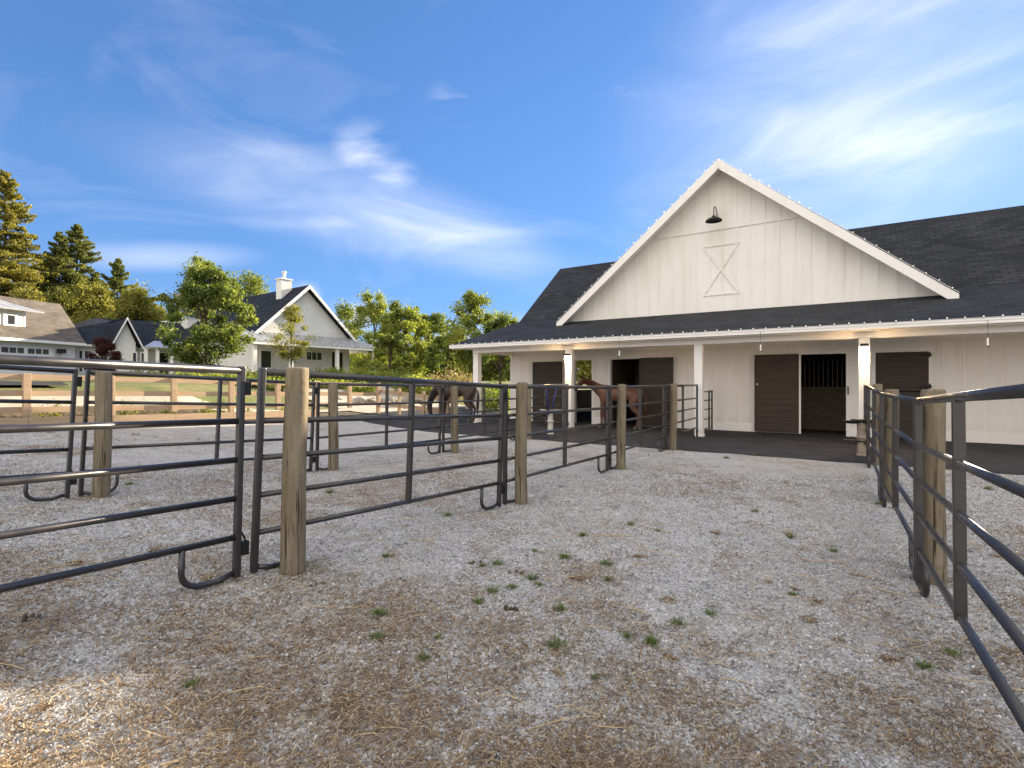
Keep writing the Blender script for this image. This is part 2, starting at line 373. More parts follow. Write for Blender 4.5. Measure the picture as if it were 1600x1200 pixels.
# ------------------------------------------------------------------ mesh building
def world_org(p):
    v = Vector((0, 0, 0))
    while p is not None:
        v += Vector(p.location); p = p.parent
    return v
class MB:
    def __init__(s): s.v = []; s.f = []; s.uv = {}
    def add(s, vs, fs):
        o = len(s.v); s.v += [tuple(v) for v in vs]; s.f += [tuple(i + o for i in f) for f in fs]; return s
    def box(s, x0, x1, y0, y1, z0, z1):
        return s.add([(x0, y0, z0), (x1, y0, z0), (x1, y1, z0), (x0, y1, z0), (x0, y0, z1), (x1, y0, z1), (x1, y1, z1), (x0, y1, z1)],
                     [(0, 3, 2, 1), (4, 5, 6, 7), (0, 1, 5, 4), (1, 2, 6, 5), (2, 3, 7, 6), (3, 0, 4, 7)])
    def hexa(s, p):      # eight corners, bottom ring then top ring
        return s.add(p, [(0, 3, 2, 1), (4, 5, 6, 7), (0, 1, 5, 4), (1, 2, 6, 5), (2, 3, 7, 6), (3, 0, 4, 7)])
    def beam(s, a, b, w, h, up=Vector((0, 0, 1))):
        a = Vector(a); b = Vector(b); d = (b - a).normalized(); r = d.cross(up).normalized(); u = r.cross(d).normalized()
        c = []
        for p in (a, b):
            c.append([p - r * w / 2 - u * h / 2, p + r * w / 2 - u * h / 2, p + r * w / 2 + u * h / 2, p - r * w / 2 + u * h / 2])
        return s.add(c[0] + c[1], [(0, 1, 2, 3), (7, 6, 5, 4), (0, 4, 5, 1), (1, 5, 6, 2), (2, 6, 7, 3), (3, 7, 4, 0)])
    def tube(s, pts, rad, n=10, cap=True):
        pts = [Vector(p) for p in pts]
        if not hasattr(rad, '__len__'): rad = [rad] * len(pts)
        rings = []; ref = None
        for i, p in enumerate(pts):
            d = (pts[min(i + 1, len(pts) - 1)] - pts[max(i - 1, 0)]).normalized()
            if ref is None: ref = Vector((0, 0, 1)) if abs(d.z) < .9 else Vector((1, 0, 0))
            r = d.cross(ref).normalized(); u = r.cross(d).normalized(); ref = u
            rings.append([p + (r * math.cos(2 * PI * k / n) + u * math.sin(2 * PI * k / n)) * rad[i] for k in range(n)])
        vs = [v for r in rings for v in r]; fs = []
        for i in range(len(pts) - 1):
            for k in range(n):
                a = i * n + k; b_ = i * n + (k + 1) % n; fs.append((a, b_, b_ + n, a + n))
        if cap:
            fs.append(tuple(range(n))[::-1]); fs.append(tuple((len(pts) - 1) * n + k for k in range(n)))
        return s.add(vs, fs)
    def slab(s, quad, th):   # a thick plate under a quad given counter-clockwise seen from above
        q = [Vector(p) for p in quad]; n = (q[1] - q[0]).cross(q[-1] - q[0]).normalized()
        lo = [p - n * th for p in q]; k = len(q)
        fs = [tuple(range(k, 2 * k)), tuple(range(k))[::-1]]
        for i in range(k): fs.append((i, (i + 1) % k, (i + 1) % k + k, i + k))
        return s.add(lo + q, fs)
    def build(s, name, m, parent=None, local=False, smooth=False, label=None, kind=None, uvplane=None, bevel=0):
        off = Vector((0, 0, 0)) if (local or parent is None) else world_org(parent)
        me = bpy.data.meshes.new(name)
        me.from_pydata([tuple(Vector(v) - off) for v in s.v], [], s.f)
        me.update()
        if smooth:
            for p in me.polygons: p.use_smooth = True
        if uvplane is not None:      # metres along the eave / up the slope
            a, b_ = uvplane; uv = me.uv_layers.new(name='UVMap')
            co = np.array([tuple(v) for v in s.v]); idx = np.zeros(len(me.loops), int); me.loops.foreach_get('vertex_index', idx)
            arr = np.stack([co[idx] @ np.array(a), co[idx] @ np.array(b_)], 1).ravel(); uv.data.foreach_set('uv', arr)
        me.materials.append(MATS[m])
        o = bpy.data.objects.new(name, me); COL.objects.link(o)
        if parent: o.parent = parent
        if label: o['label'] = label
        if kind: o['kind'] = kind
        if bevel:
            md = o.modifiers.new('edge', 'BEVEL'); md.width = bevel; md.segments = 2; md.limit_method = 'ANGLE'
        return o
def tag(o, label, cat, group=None):
    o['label'] = label; o['category'] = cat
    if group: o['group'] = group
    return o
def thing(name, label, cat, loc, rot=(0, 0, 0), group=None):
    o = bpy.data.objects.new(name, None); o.empty_display_size = .2; COL.objects.link(o)
    o.location = loc; o.rotation_euler = rot
    return tag(o, label, cat, group)
def copy_tree(o, parent=None):
    c = o.copy(); COL.objects.link(c); c.parent = parent
    for ch in list(o.children): copy_tree(ch, c)
    return c
def array_mesh(name, co, faces_n, m, parent=None, var=None, kind=None, smooth=False):
    """co: (n*faces_n,3) vertices of n separate faces with faces_n corners each"""
    co = np.asarray(co, np.float32)
    if parent is not None: co = co - np.array(world_org(parent), np.float32)
    nf = len(co) // faces_n
    me = bpy.data.meshes.new(name)
    me.vertices.add(len(co)); me.vertices.foreach_set('co', co.ravel())
    me.loops.add(len(co)); me.loops.foreach_set('vertex_index', np.arange(len(co), dtype=np.int32))
    me.polygons.add(nf); me.polygons.foreach_set('loop_start', np.arange(0, len(co), faces_n, dtype=np.int32))
    if var is not None:
        a = me.attributes.new('leafvar', 'FLOAT', 'FACE'); a.data.foreach_set('value', np.asarray(var, np.float32))
    me.update(calc_edges=True)
    me.materials.append(MATS[m])
    o = bpy.data.objects.new(name, me); COL.objects.link(o)
    if parent is not None: o.parent = parent
    if kind: o['kind'] = kind
    return o
def leaf_quads(P, size, aspect=.55, up=0.0, r=None):
    r = r or rng
    n = len(P)
    a = r.normal(size=(n, 3)); a[:, 2] += up; a /= np.linalg.norm(a, axis=1)[:, None]
    b = r.normal(size=(n, 3)); b -= (b * a).sum(1)[:, None] * a; b /= np.linalg.norm(b, axis=1)[:, None]
    s = (size * r.uniform(.6, 1.35, n))[:, None]
    q = np.stack([P - a * s * .5, P + b * s * aspect * .5, P + a * s * .5, P - b * s * aspect * .5], 1)
    return q.reshape(-1, 3)

# ------------------------------------------------------------------ terrain
def axis(segs):
    out = []
    for a, b, st in segs: out += list(np.arange(a, b, st))
    out.append(segs[-1][1]); return np.array(sorted(set(np.round(out, 4))))
def sheet(name, xs, ys, m, dz=0.0, kind='structure', mask=None):
    XX, YY = np.meshgrid(xs, ys, indexing='ij'); ZZ = hgt(XX, YY) + dz
    nx, ny = len(xs), len(ys); mb = MB()
    me = bpy.data.meshes.new(name)
    vs = np.stack([XX, YY, ZZ], -1).reshape(-1, 3)
    i, j = np.meshgrid(np.arange(nx - 1), np.arange(ny - 1), indexing='ij'); a = (i * ny + j)
    F = np.stack([a, a + ny, a + ny + 1, a + 1], -1).reshape(-1, 4)
    if mask is not None:
        cx = (XX[:-1, :-1] + XX[1:, 1:]) / 2; cy = (YY[:-1, :-1] + YY[1:, 1:]) / 2
        F = F[mask(cx, cy).reshape(-1)]
    me.from_pydata(vs.tolist(), [], F.tolist()); me.update()
    for p in me.polygons: p.use_smooth = True
    me.materials.append(MATS[m]); o = bpy.data.objects.new(name, me); COL.objects.link(o)
    if kind: o['kind'] = kind
    return o
xsN = axis([(-16.2, 14, .3)]); ysN = axis([(-8, 40, .4)])
def hoof_dents(v):
    """press shallow hoof marks into the near gravel"""
    for hx, hy, ha in HOOF:
        dx, dy = v[:, 0] - hx, v[:, 1] - hy
        d = np.hypot(dx, dy * .85); m = d < .16
        v[m, 2] += np.where(d[m] < .065, -.016 * (1 - (d[m] / .065) ** 4), .007 * np.exp(-((d[m] - .085) / .025) ** 2))
gxs, gys = axis([(-16.2, -9.5, .25), (-9.5, 4.0, .055), (4.0, 16, .3)]), axis([(-10, -1.0, .3), (-1.0, 9.0, .055), (9.0, 13, .15), (13, 40, 1.5)])
gg = sheet('gravel_ground', gxs, gys, 'gravel')
gv = np.empty(len(gg.data.vertices) * 3, np.float32); gg.data.vertices.foreach_get('co', gv); gv = gv.reshape(-1, 3); hoof_dents(gv); gg.data.vertices.foreach_set('co', gv.ravel()); gg.data.update()
sheet('ground', axis([(-900, -60, 60), (-60, -16.2, .8), (-16.2, 20, 2), (20, 900, 60)]), axis([(-900, -40, 60), (-40, 60, 1.0), (60, 900, 60)]), 'grass_ground', -.03, mask=lambda x, y: ~((x > -16.2) & (x < 15.8) & (y > -10) & (y < 40)))
sheet('soil_bank', axis([(-17.4, -16.2, .2)]), axis([(-10, 14, .4)]), 'soil', .004)
sheet('driveway', axis([(-31, -18.4, .6)]), axis([(-12, 5.2, .4)]), 'asphalt', .055)
sheet('sandy_path', axis([(-17.95, -17.4, .11)]), axis([(-12, 16, .4)]), 'concrete_light', .035)
sheet('forecourt', axis([(-24.5, -16.2, .5)]), axis([(14, 21, .5)]), 'concrete_light', .035)
# paved apron in front of the barn: a slab with a slightly rough edge
ap = MB()
xs = np.arange(-16.0, 14.01, .25)
edge = 12.3 + .035 * np.sin(xs * 2.3) + .03 * np.sin(xs * 5.1 + 1)
for k in range(len(xs)):
    x = xs[k]
    for (yy, dz) in ((edge[k], -.02), (edge[k] + .03, .028), (13.5, .03), (15.5, .03), (17.75, .03), (19.5, .03)):
        ap.v.append((x, yy, H(x, max(yy, 12.4)) + dz))
for k in range(len(xs) - 1):
    for j in range(5):
        a = k * 6 + j; ap.f.append((a, a + 6, a + 7, a + 1))
ap.build('paved_apron', 'asphalt', kind='structure', smooth=False)

# ------------------------------------------------------------------ barn
YW = 17.9; YP = 15.57; YE = 15.02; FL = .03
XL, XR = -12.07, 10.0
barn = thing('barn', 'white board and batten horse barn with dark shingle roof and front porch', 'barn', (-1, YW, 0))
def BX(x): return XonY(x, YW)
openings = [('B', BX(898), BX(925), 2.43), ('C', BX(954), BX(1001), 2.43), ('F', BX(1251), BX(1322), 2.43), ('G', BX(1368), BX(1451), 2.43)]
wall = MB(); cur = XL
for (_, a, b, h) in openings:
    wall.box(cur, a, YW, YW + .15, FL, 3.74); wall.box(a, b, YW, YW + .15, h, 3.74); cur = b
wall.box(cur, XR, YW, YW + .15, FL, 3.74)
fw = wall.build('front_wall', 'white_paint', barn)
oth = MB()
oth.box(XL, XL + .15, YW + .152, 18.6, 0, 3.7); oth.box(XL, XL + .15, 18.6, 23.6, 0, 3.9); oth.box(XL, XL + .15, 26.0, 27.4, 0, 3.2); oth.box(XL, XL + .15, 23.6, 26.0, 0, 1.2); oth.box(XL, XL + .15, 23.6, 26.0, 2.9, 3.9)
for y0, y1 in ((18.98, 22.65), (22.65, 26.32)):
    pass
oth.add([(XL, 18.8, 3.9), (XL, 26.5, 3.9), (XL, 22.65, 6.95), (XL + .15, 18.8, 3.9), (XL + .15, 26.5, 3.9), (XL + .15, 22.65, 6.95)], [(0, 2, 1), (3, 4, 5), (0, 1, 4, 3), (1, 2, 5, 4), (2, 0, 3, 5)])
oth.build('end_wall', 'white_paint', barn)
MB().box(XR - .15, XR, YW + .152, 27.4, 0, 3.9).build('end_wall', 'white_paint', barn)
MB().box(XL + .152, XR - .152, 27.25, 27.4, 0, 3.9).build('back_wall', 'white_paint', barn)
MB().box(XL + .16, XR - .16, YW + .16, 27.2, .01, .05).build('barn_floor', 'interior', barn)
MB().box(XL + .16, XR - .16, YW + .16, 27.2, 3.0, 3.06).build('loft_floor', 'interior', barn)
# inside partitions and stall grilles behind the open doors
pt = MB()
pt.box(-3.2, XR - .2, 19.6, 19.68, .05, 1.45); pt.box(-7.85, -7.75, YW + .2, 27, .05, 2.9); pt.box(-3.3, -3.2, YW + .2, 27, .05, 2.9)
pt.box(-7.7, -3.35, 20.6, 20.7, .05, 2.9)
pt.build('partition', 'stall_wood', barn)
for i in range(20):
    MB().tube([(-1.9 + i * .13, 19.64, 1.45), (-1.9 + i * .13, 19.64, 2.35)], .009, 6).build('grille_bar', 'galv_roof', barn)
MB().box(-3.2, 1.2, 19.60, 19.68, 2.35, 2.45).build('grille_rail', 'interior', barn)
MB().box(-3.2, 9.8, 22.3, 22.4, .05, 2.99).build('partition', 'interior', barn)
# batten strips, base board, frieze
def in_open(x, pad=.09):
    for (_, a, b, h) in openings:
        if a - pad < x < b + pad: return True
    return False
bat = None
x = XL + .06; nb = 0
slid = [(BX(835), BX(880)), (BX(1001), BX(1053)), (BX(1180), BX(1249))]
bshort = blong = None
while x < XR:
    cover = in_open(x)
    z0 = 2.58 if cover else .30
    key = 's' if cover else 'l'
    proto = bshort if cover else blong
    if proto is None:
        o = MB().box(-.03, .03, -.018, 0, z0, 2.92).build('batten', 'trim_white', fw, local=True)
        if cover: bshort = o
        else: blong = o
    else:
        o = proto.copy(); COL.objects.link(o)
    o.parent = fw; o.location = Vector((x, YW, 0)) - world_org(barn)
    x += .42
    nb += 1
cur = XL
bb = MB()
for (_, a, b, h) in openings + [('', XR, XR, 0)]:
    if a - cur > .2: bb.box(cur, a - .10 if a < XR else a, YW - .03, YW - .001, FL + .004, .30)
    cur = b + .10
bb.build('base_board', 'trim_white', barn)
MB().box(XL, XR, YW - .032, YW - .0185, 2.74, 2.92).build('frieze_board', 'trim_white', barn)
# door casings
for (_, a, b, h) in openings:
    c = MB(); c.box(a - .10, a - .002, YW - .035, YW + .14, FL, h + .11); c.box(b + .002, b + .10, YW - .035, YW + .14, FL, h + .11); c.box(a - .002, b + .002, YW - .035, YW + .14, h + .002, h + .11)
    c.build('door_casing', 'trim_white', barn)
# barn doors: framed, with horizontal planks
def plank_door(name, x0, x1, z0, z1, yf, m, split=None, label=None, edge=False):
    """split: height of a middle rail; each plank is its own sub-part"""
    d = MB(); d.box(x0, x1, yf, yf + .03, z0, z1)
    fr = .045
    d.box(x0, x0 + fr, yf - .035, yf - .001, z0, z1); d.box(x1 - fr, x1, yf - .035, yf - .001, z0, z1)
    d.box(x0 + fr, x1 - fr, yf - .035, yf - .001, z0, z0 + .08); d.box(x0 + fr, x1 - fr, yf - .035, yf - .001, z1 - .06, z1)
    zz = [(z0 + .08, z1 - .06)]
    if split:
        d.box(x0 + fr, x1 - fr, yf - .035, yf - .001, split - .03, split + .03); zz = [(z0 + .08, split - .03), (split + .03, z1 - .06)]
    o = d.build(name, m, barn, label=label)
    for a, b in zz:
        n = max(1, round((b - a) / .19)); st = (b - a) / n
        for k in range(n):
            dd = random.uniform(0, .006)
            MB().box(x0 + fr + .003, x1 - fr - .003, yf - .022 - dd, yf - .002, a + k * st + .005, a + (k + 1) * st - .005).build('plank', m, o)
    return o
dE = plank_door('sliding_door', BX(1180), BX(1249), FL + .03, 2.45, YW - .11, 'door_wood', 1.30, 'brown sliding plank door with a white edge strip')
MB().box(BX(1249) + .002, BX(1249) + .05, YW - .15, YW - .07, FL + .03, 2.45).build('edge_strip', 'trim_white', dE)
plank_door('sliding_door', BX(1001), BX(1053), FL + .03, 2.45, YW - .11, 'door_plain', 1.30, 'brown sliding door behind the chestnut horse')
plank_door('sliding_door', BX(835), BX(880), FL + .03, 2.40, YW - .11, 'door_plain', 1.30, 'brown sliding door by the barn corner')
dG = plank_door('dutch_door_leaf', openings[3][1] + .01, openings[3][2] - .01, 1.36, 2.42, YW + .02, 'door_wood', None, 'upper leaf of the dark dutch door')
plank_door('dutch_door_leaf', openings[3][1] + .01, openings[3][2] - .01, FL + .03, 1.33, YW + .02, 'door_plain', None, 'lower leaf of the dark dutch door')
for z in (1.48, 2.33):
    hx = openings[3][2]
    hg = MB().box(hx - .22, hx + .07, YW - .055, YW - .036, z - .02, z + .02); hg.tube([(hx + .02, YW - .06, z - .06), (hx + .02, YW - .06, z + .08)], .018, 8)
    hg.build('hinge', 'iron', dG)
MB().box(openings[2][2] + .035, openings[2][2] + .065, YW - .07, YW - .036, 1.25, 1.48).build('door_latch', 'iron', barn)
MB().box(BX(1180) + .07, BX(1180) + .10, YW - .17, YW - .147, 1.50, 1.56).build('bolt_plate', 'galv_roof', barn)
# porch
POSTX = [-12.0, -8.09, -3.88, .09, 4.1, 8.1]
pp = None
for x in POSTX:
    if pp is None:
        pp = MB().box(-.115, .115, -.115, .115, 0, 2.66).build('porch_post', 'trim_white', barn, local=True, bevel=.008)
        ppb = MB().box(-.135, .135, -.135, .135, 0, .05).build('post_base', 'trim_white', pp, local=True)
        o = pp
    else: o = copy_tree(pp, barn)
    o.location = Vector((x, YP, FL)) - world_org(barn)
MB().box(XL - .05, XR, YP - .13, YP + .13, 2.69, 2.85).build('porch_beam', 'trim_white', barn)
MB().box(XL - .05, XL + .15, YP + .131, YW - .04, 2.69, 2.85).build('porch_beam', 'trim_white', barn)
MB().box(XL - .6, XR, YE + .10, YW - .035, 2.852, 2.875).build('porch_ceiling', 'white_paint', barn)
MB().box(-12.85, XR + .5, YE + .06, YE + .098, 2.83, 2.965).build('fascia', 'trim_white', barn)
gut = MB().box(-12.86, XR + .5, YE - .07, YE + .058, 2.86, 2.95); gut.box(-12.86, XR + .5, YE - .085, YE - .071, 2.93, 2.975)
gut.build('gutter', 'trim_white', barn, bevel=.01)
MB().add([(-12.1, 15.1, 2.86), (-12.1, 18.9, 2.86), (-12.1, 18.9, 4.13), (-12.1, 15.1, 2.95), (-11.98, 15.1, 2.86), (-11.98, 18.9, 2.86), (-11.98, 18.9, 4.13), (-11.98, 15.1, 2.95)],
         [(0, 3, 2, 1), (4, 5, 6, 7), (0, 1, 5, 4), (1, 2, 6, 5), (2, 3, 7, 6), (3, 0, 4, 7)]).build('porch_end_panel', 'white_paint', barn)
def roofslab(name, quad, m='shingle', th=.07, parent=barn):
    q = [Vector(p) for p in quad]; n = (q[1] - q[0]).cross(q[-1] - q[0]).normalized()
    a = Vector((n.y, -n.x, 0)); a = a.normalized() if a.length > 1e-4 else Vector((1, 0, 0)); b = n.cross(a)
    return MB().slab(quad, th).build(name, m, parent, uvplane=(tuple(a), tuple(b)))
RX0, RX1 = -12.3, XR + .4
roofslab('porch_roof', [(-12.88, YE - .02, 2.985), (RX1 + .1, YE - .02, 2.985), (RX1 + .1, 18.98, 4.22), (RX0, 18.98, 4.22)])
roofslab('main_roof', [(RX0, 18.97, 4.225), (RX1, 18.97, 4.225), (RX1, 22.65, 7.19), (RX0, 22.65, 7.19)])
roofslab('main_roof', [(RX1, 27.6, 3.2), (RX0, 27.6, 3.2), (RX0, 22.652, 7.19), (RX1, 22.652, 7.19)])
GX, GZ, GW, GF = -3.77, 8.73, 5.89, 3.90
gsl = (GZ - GF) / GW
YG0, YG1 = 17.5, 27.9
roofslab('gable_roof', [(GX - GW - .05, YG1, GF - .04), (GX - GW - .05, YG0, GF - .04), (GX, YG0, GZ), (GX, YG1, GZ)], th=.10)
roofslab('gable_roof', [(GX + GW + .05, YG0, GF - .04), (GX + GW + .05, YG1, GF - .04), (GX, YG1, GZ), (GX, YG0, GZ)], th=.10)
for s in (-1, 1):
    a = Vector((GX + s * GW, YG0 - .02, GF - .035)); b = Vector((GX, YG0 - .02, GZ + .0))
    d = Vector((0, 0, -.30))
    y2 = Vector((0, .045, 0))
    MB().hexa([a + d, b + d, b + d + y2, a + d + y2, a, b, b + y2, a + y2] if s < 0 else [b + d, a + d, a + d + y2, b + d + y2, b, a, a + y2, b + y2]).build('rake_board', 'trim_white', barn)
    so_ = MB(); a2 = Vector((GX + s * (GW - .02), YG0 + .03, GF - .16)); b2 = Vector((GX, YG0 + .03, GZ - .13)); yy = Vector((0, .62, 0)); dd = Vector((0, 0, -.02))
    so_.hexa([a2 + dd, b2 + dd, b2 + dd + yy, a2 + dd + yy, a2, b2, b2 + yy, a2 + yy] if s < 0 else [b2 + dd, a2 + dd, a2 + dd + yy, b2 + dd + yy, b2, a2, a2 + yy, b2 + yy])
    so_.build('soffit', 'trim_white', barn)
YGW = 18.1
gw = MB(); zt = GZ - .14; hw = (zt - 3.6) / gsl
gw.add([(GX - hw, YGW, 3.6), (GX + hw, YGW, 3.6), (GX, YGW, zt), (GX - hw, YGW + .15, 3.6), (GX + hw, YGW + .15, 3.6), (GX, YGW + .15, zt)], [(0, 1, 2), (5, 4, 3), (0, 3, 4, 1), (1, 4, 5, 2), (2, 5, 3, 0)])
gwo = gw.build('gable_wall', 'white_paint', barn)
x = GX - 5.46
while x < GX + 5.6:
    ztop = zt - gsl * abs(x - GX) - .03 * gsl - .02
    if ztop > 4.1: MB().box(x - .03, x + .03, YGW - .018, YGW - .001, 3.7, ztop).build('batten', 'white_paint', gwo)
    x += .42
def gz(xpix, ypix): # height on the gable wall
    u = (xpix - 800) / FX; D = YGW / (CT + ST * u); return D * (CT * u - ST), 1.6 + (HZ - ypix) / FX * D
bz = gz(1100, 361)[1]
MB().box(GX - (zt - bz) / gsl + .12, GX + (zt - bz) / gsl - .12, YGW - .030, YGW - .0185, bz - .045, bz + .045).build('belt_board', 'white_paint', gwo)
ax, az = gz(1100, 386); bx, bz2 = gz(1154, 457)
MB().box(ax - .03, bx + .03, YGW - .030, YGW - .0185, az - .03, az + .03).build('trim_board', 'white_paint', gwo)
MB().box(ax - .03, bx + .03, YGW - .030, YGW - .0185, bz2 - .03, bz2 + .03).build('trim_board', 'white_paint', gwo)
for (p, q, dy) in (((ax + .02, bz2 + .06), (bx - .02, az - .06), .0), ((ax + .02, az - .06), (bx - .02, bz2 + .06), .004)):
    MB().beam((p[0], YGW - .0245 - dy, p[1]), (q[0], YGW - .0245 - dy, q[1]), .012, .06).build('cross_brace', 'white_paint', gwo)
MB().box(GX - .03, GX + .03, YG0 - .05, YG0 - .021, GZ - .30, GZ + .0).build('rake_joint', 'trim_white', barn)

# gooseneck lamp on the gable
lx, lz = gz(1121, 348)
gl = thing('gooseneck_lamp', 'dark gooseneck barn lamp high on the white gable wall', 'lamp', (lx, YGW, lz))
arm = [(lx, YGW - .02, lz + .12), (lx, YGW - .08, lz + .28)] + [(lx, YGW - .30 + .22 * math.cos(a), lz + .28 + .15 * math.sin(a)) for a in np.linspace(.2, PI, 8)] + [(lx, YGW - .52, lz + .06)]
MB().tube(arm, .016, 8).build('arm', 'iron', gl, smooth=True)
MB().tube([(lx, YGW - .02, lz + .12), (lx, YGW - .045, lz + .12)], .06, 12).build('wall_plate', 'iron', gl)
prof = [(.05, .09), (.055, .05), (.09, .03), (.19, -.01), (.25, -.06), (.255, -.085)]
sh = MB()
for ring, (r, z) in enumerate(prof):
    for k in range(20):
        a = 2 * PI * k / 20; sh.v.append((lx + r * math.cos(a), YGW - .52 + r * math.sin(a), lz + z))
for i in range(len(prof) - 1):
    for k in range(20):
        a = i * 20 + k; b = i * 20 + (k + 1) % 20; sh.f.append((a, b, b + 20, a + 20))
sh.f.append(tuple(range(20)))
sho = sh.build('lamp_shade', 'iron', gl, smooth=True)
sho.modifiers.new('thick', 'SOLIDIFY').thickness = .006
# lit post lanterns
def lantern(x, label):
    z = 2.34
    y = YP - .12
    t = thing('post_lantern', label, 'lamp', (x, y, z), group='lit lanterns on porch posts')
    MB().box(x - .085, x + .085, y - .15, y, z + .13, z + .20).build('hood', 'iron', t, bevel=.01)
    MB().box(x - .05, x + .05, y - .02, y - .001, z, z + .13).build('back_plate', 'iron', t)
    MB().box(x - .065, x + .065, y - .14, y - .022, z - .015, z + .128).build('lit_shade', 'lamp_glow', t, bevel=.01)
    l = bpy.data.lights.new('porch_lamp', 'POINT'); l.energy = 12; l.color = (1, .62, .28); l.shadow_soft_size = .06
    lo = bpy.data.objects.new('porch_lamp', l); lo.location = Vector((x, y - .13, z - .06)) - world_org(t); lo.parent = t; COL.objects.link(lo)
lantern(.09, 'lit lantern on the porch post nearest the right-hand panels')
lantern(-8.09, 'lit lantern on the porch post in front of the horse')
# string lights: along the gutter and up both rakes
bulbm = None
def string(label, pts, step):
    global bulbm
    t = thing('string_lights', label, 'string lights', pts[0], group='bulb strings along the barn roof edges')
    MB().tube(pts, .006, 4).build('cable', 'trim_white', t)
    for a, b in zip(pts[:-1], pts[1:]):
        a = Vector(a); b = Vector(b); n = int((b - a).length / step)
        for k in range(n):
            p = a.lerp(b, (k + .5) / n) + Vector((0, -.012, .022 + random.uniform(-.008, .008)))
            if bulbm is None:
                o = MB().tube([(0, 0, -.022), (0, 0, -.01), (0, 0, .012), (0, 0, .024)], [.007, .017, .018, .006], 6).build('bulb', 'bulb', t, local=True, smooth=True); bulbm = o
            else: o = bulbm.copy(); COL.objects.link(o)
            o.parent = t; o.location = p - Vector(pts[0])
string('white bulb string clipped along the porch gutter', [(-12.8, YE - .09, 2.985), (6.0, YE - .09, 2.985)], .30)
string('white bulb string up the left rake of the gable', [(GX - GW, YG0 - .035, GF + .0), (GX, YG0 - .035, GZ + .02)], .34)
string('white bulb string down the right rake of the gable', [(GX, YG0 - .035, GZ + .02), (GX + GW, YG0 - .035, GF + .0)], .34)
# thin wires with a short white tube hanging from the eave
def hang(x, y1, label):
    X = XonY(x, YE + .1); D = math.hypot(0, 0) or (YE + .1) / (CT + ST * (x - 800) / FX); z = 1.6 + (HZ - y1) / FX * D
    t = thing('hanging_tube', label, 'hanging tube', (X, YE + .03, z), group='white tubes hanging on wires from the porch eave')
    MB().tube([(X, YE - .075, 2.95), (X, YE - .078, 2.84), (X, YE - .07, z + .16)], .004, 5).build('wire', 'iron', t)
    MB().tube([(X, YE - .07, z), (X, YE - .07, z + .17)], .018, 8).build('tube', 'trim_white', t)
    MB().tube([(X, YE - .07, z - .02), (X, YE - .07, z)], .030, 8).build('cap', 'iron', t)
hang(971, 557, 'white tube on a wire hanging in front of the horse doorway')
hang(1190, 549, 'white tube on a wire hanging above the closed sliding door')
hang(1541, 541, 'white tube on a wire hanging before the plain right-hand wall')

# ------------------------------------------------------------------ corral panels
PL = 3.27; PH = 1.51
RZ = [.30, .58, .86, 1.14, PH]
def make_panel():
    t = thing('corral_panel', '', 'corral panel', (0, 0, 0), group='dark steel corral panels')
    rail = None
    for i, z in enumerate(RZ):
        if i == len(RZ) - 1: o = MB().tube([(0, .03, 0), (0, PL - .03, 0)], .027, 12).build('rail', 'dark_metal', t, local=True, smooth=True)
        elif rail is None: rail = o = MB().tube([(0, .03, 0), (0, PL - .03, 0)], .022, 12).build('rail', 'dark_metal', t, local=True, smooth=True)
        else: o = rail.copy(); COL.objects.link(o)
        o.location = (0, 0, z)
    up = MB().box(-.027, .027, -.022, .022, .01, PH + .03).build('end_upright', 'dark_metal', t, local=True, bevel=.009); up.location = (0, .03, 0)
    u2 = up.copy(); COL.objects.link(u2); u2.location = (0, PL - .03, 0)
    m = MB().box(-.029, .029, -.022, .022, RZ[0] - .02, PH - .012).build('middle_upright', 'dark_metal', t, local=True, bevel=.009); m.location = (0, PL / 2, 0)
    # J shaped foot loops
    def foot(y0, sgn):
        pts = [(0, y0, RZ[0]), (0, y0, .13)]
        for a in np.linspace(0, PI / 2, 6)[1:]: pts.append((0, y0 + sgn * .13 * (1 - math.cos(a)), .13 - .11 * math.sin(a)))
        pts += [(0, y0 + sgn * .24, .018), (0, y0 + sgn * .34, .045)]
        mb = MB()
        for a, b in zip(pts[:-1], pts[1:]): pass
        mb.tube(pts, .021, 8)
        return mb.build('foot_loop', 'dark_metal', t, local=True, smooth=True)
    foot(.40, -1); foot(PL - .40, 1)
    lt = MB().box(-.02, .02, PL - .01, PL + .035, 1.33, 1.45).build('pin_bracket', 'iron', t, local=True)
    l2 = MB(); l2.box(-.02, .02, PL - .005, PL + .05, .16, .26); l2.tube([(0, PL - .02, .36), (.015, PL + .01, .30), (0, PL + .03, .26)], .007, 5)
    l2.build('pin_bracket', 'iron', t, local=True)
    return t
proto = make_panel(); used = False
def place_panel(A, B, label, dza=0.0, dzb=0.0):
    global used
    ax, ay = A; bx, by = B
    za = H(ax, ay) + dza; zb = H(bx, by) + dzb
    d = Vector((bx - ax, by - ay, zb - za)); L = d.length
    o = proto if not used else copy_tree(proto); used = True
    o.location = (ax, ay, za)
    o.rotation_euler = Euler((math.asin(d.z / L), random.uniform(-.004, .004), -math.atan2(d.x, d.y)), 'XYZ')
    o.scale = (1, L / (PL + .03), 1)
    o['label'] = label
    return o
R1 = [(-3.78, -1.24), (-3.76, 2.10), (-3.76, 5.40), (-3.78, 8.80), (-3.80, 12.12), (-3.88, 15.40)]
R2 = [(-7.80, -1.10), (-7.80, 2.26), (-7.80, 5.54), (-7.82, 8.84), (-7.90, 12.12), (-8.05, 15.40)]
R3 = [(.58, -1.20), (.52, 2.10), (.40, 5.40), (.25, 8.80), (.13, 12.12), (.10, 15.42)]
lab1 = ['nearest corral panel on the left, its end rails running out of frame', 'corral panel right of the nearest wooden post, mossy marks on that post',
        'third corral panel of the middle row, between the wooden posts', 'corral panel before the chestnut horse, on the edge of the apron', 'corral panel reaching the porch post without a lantern']
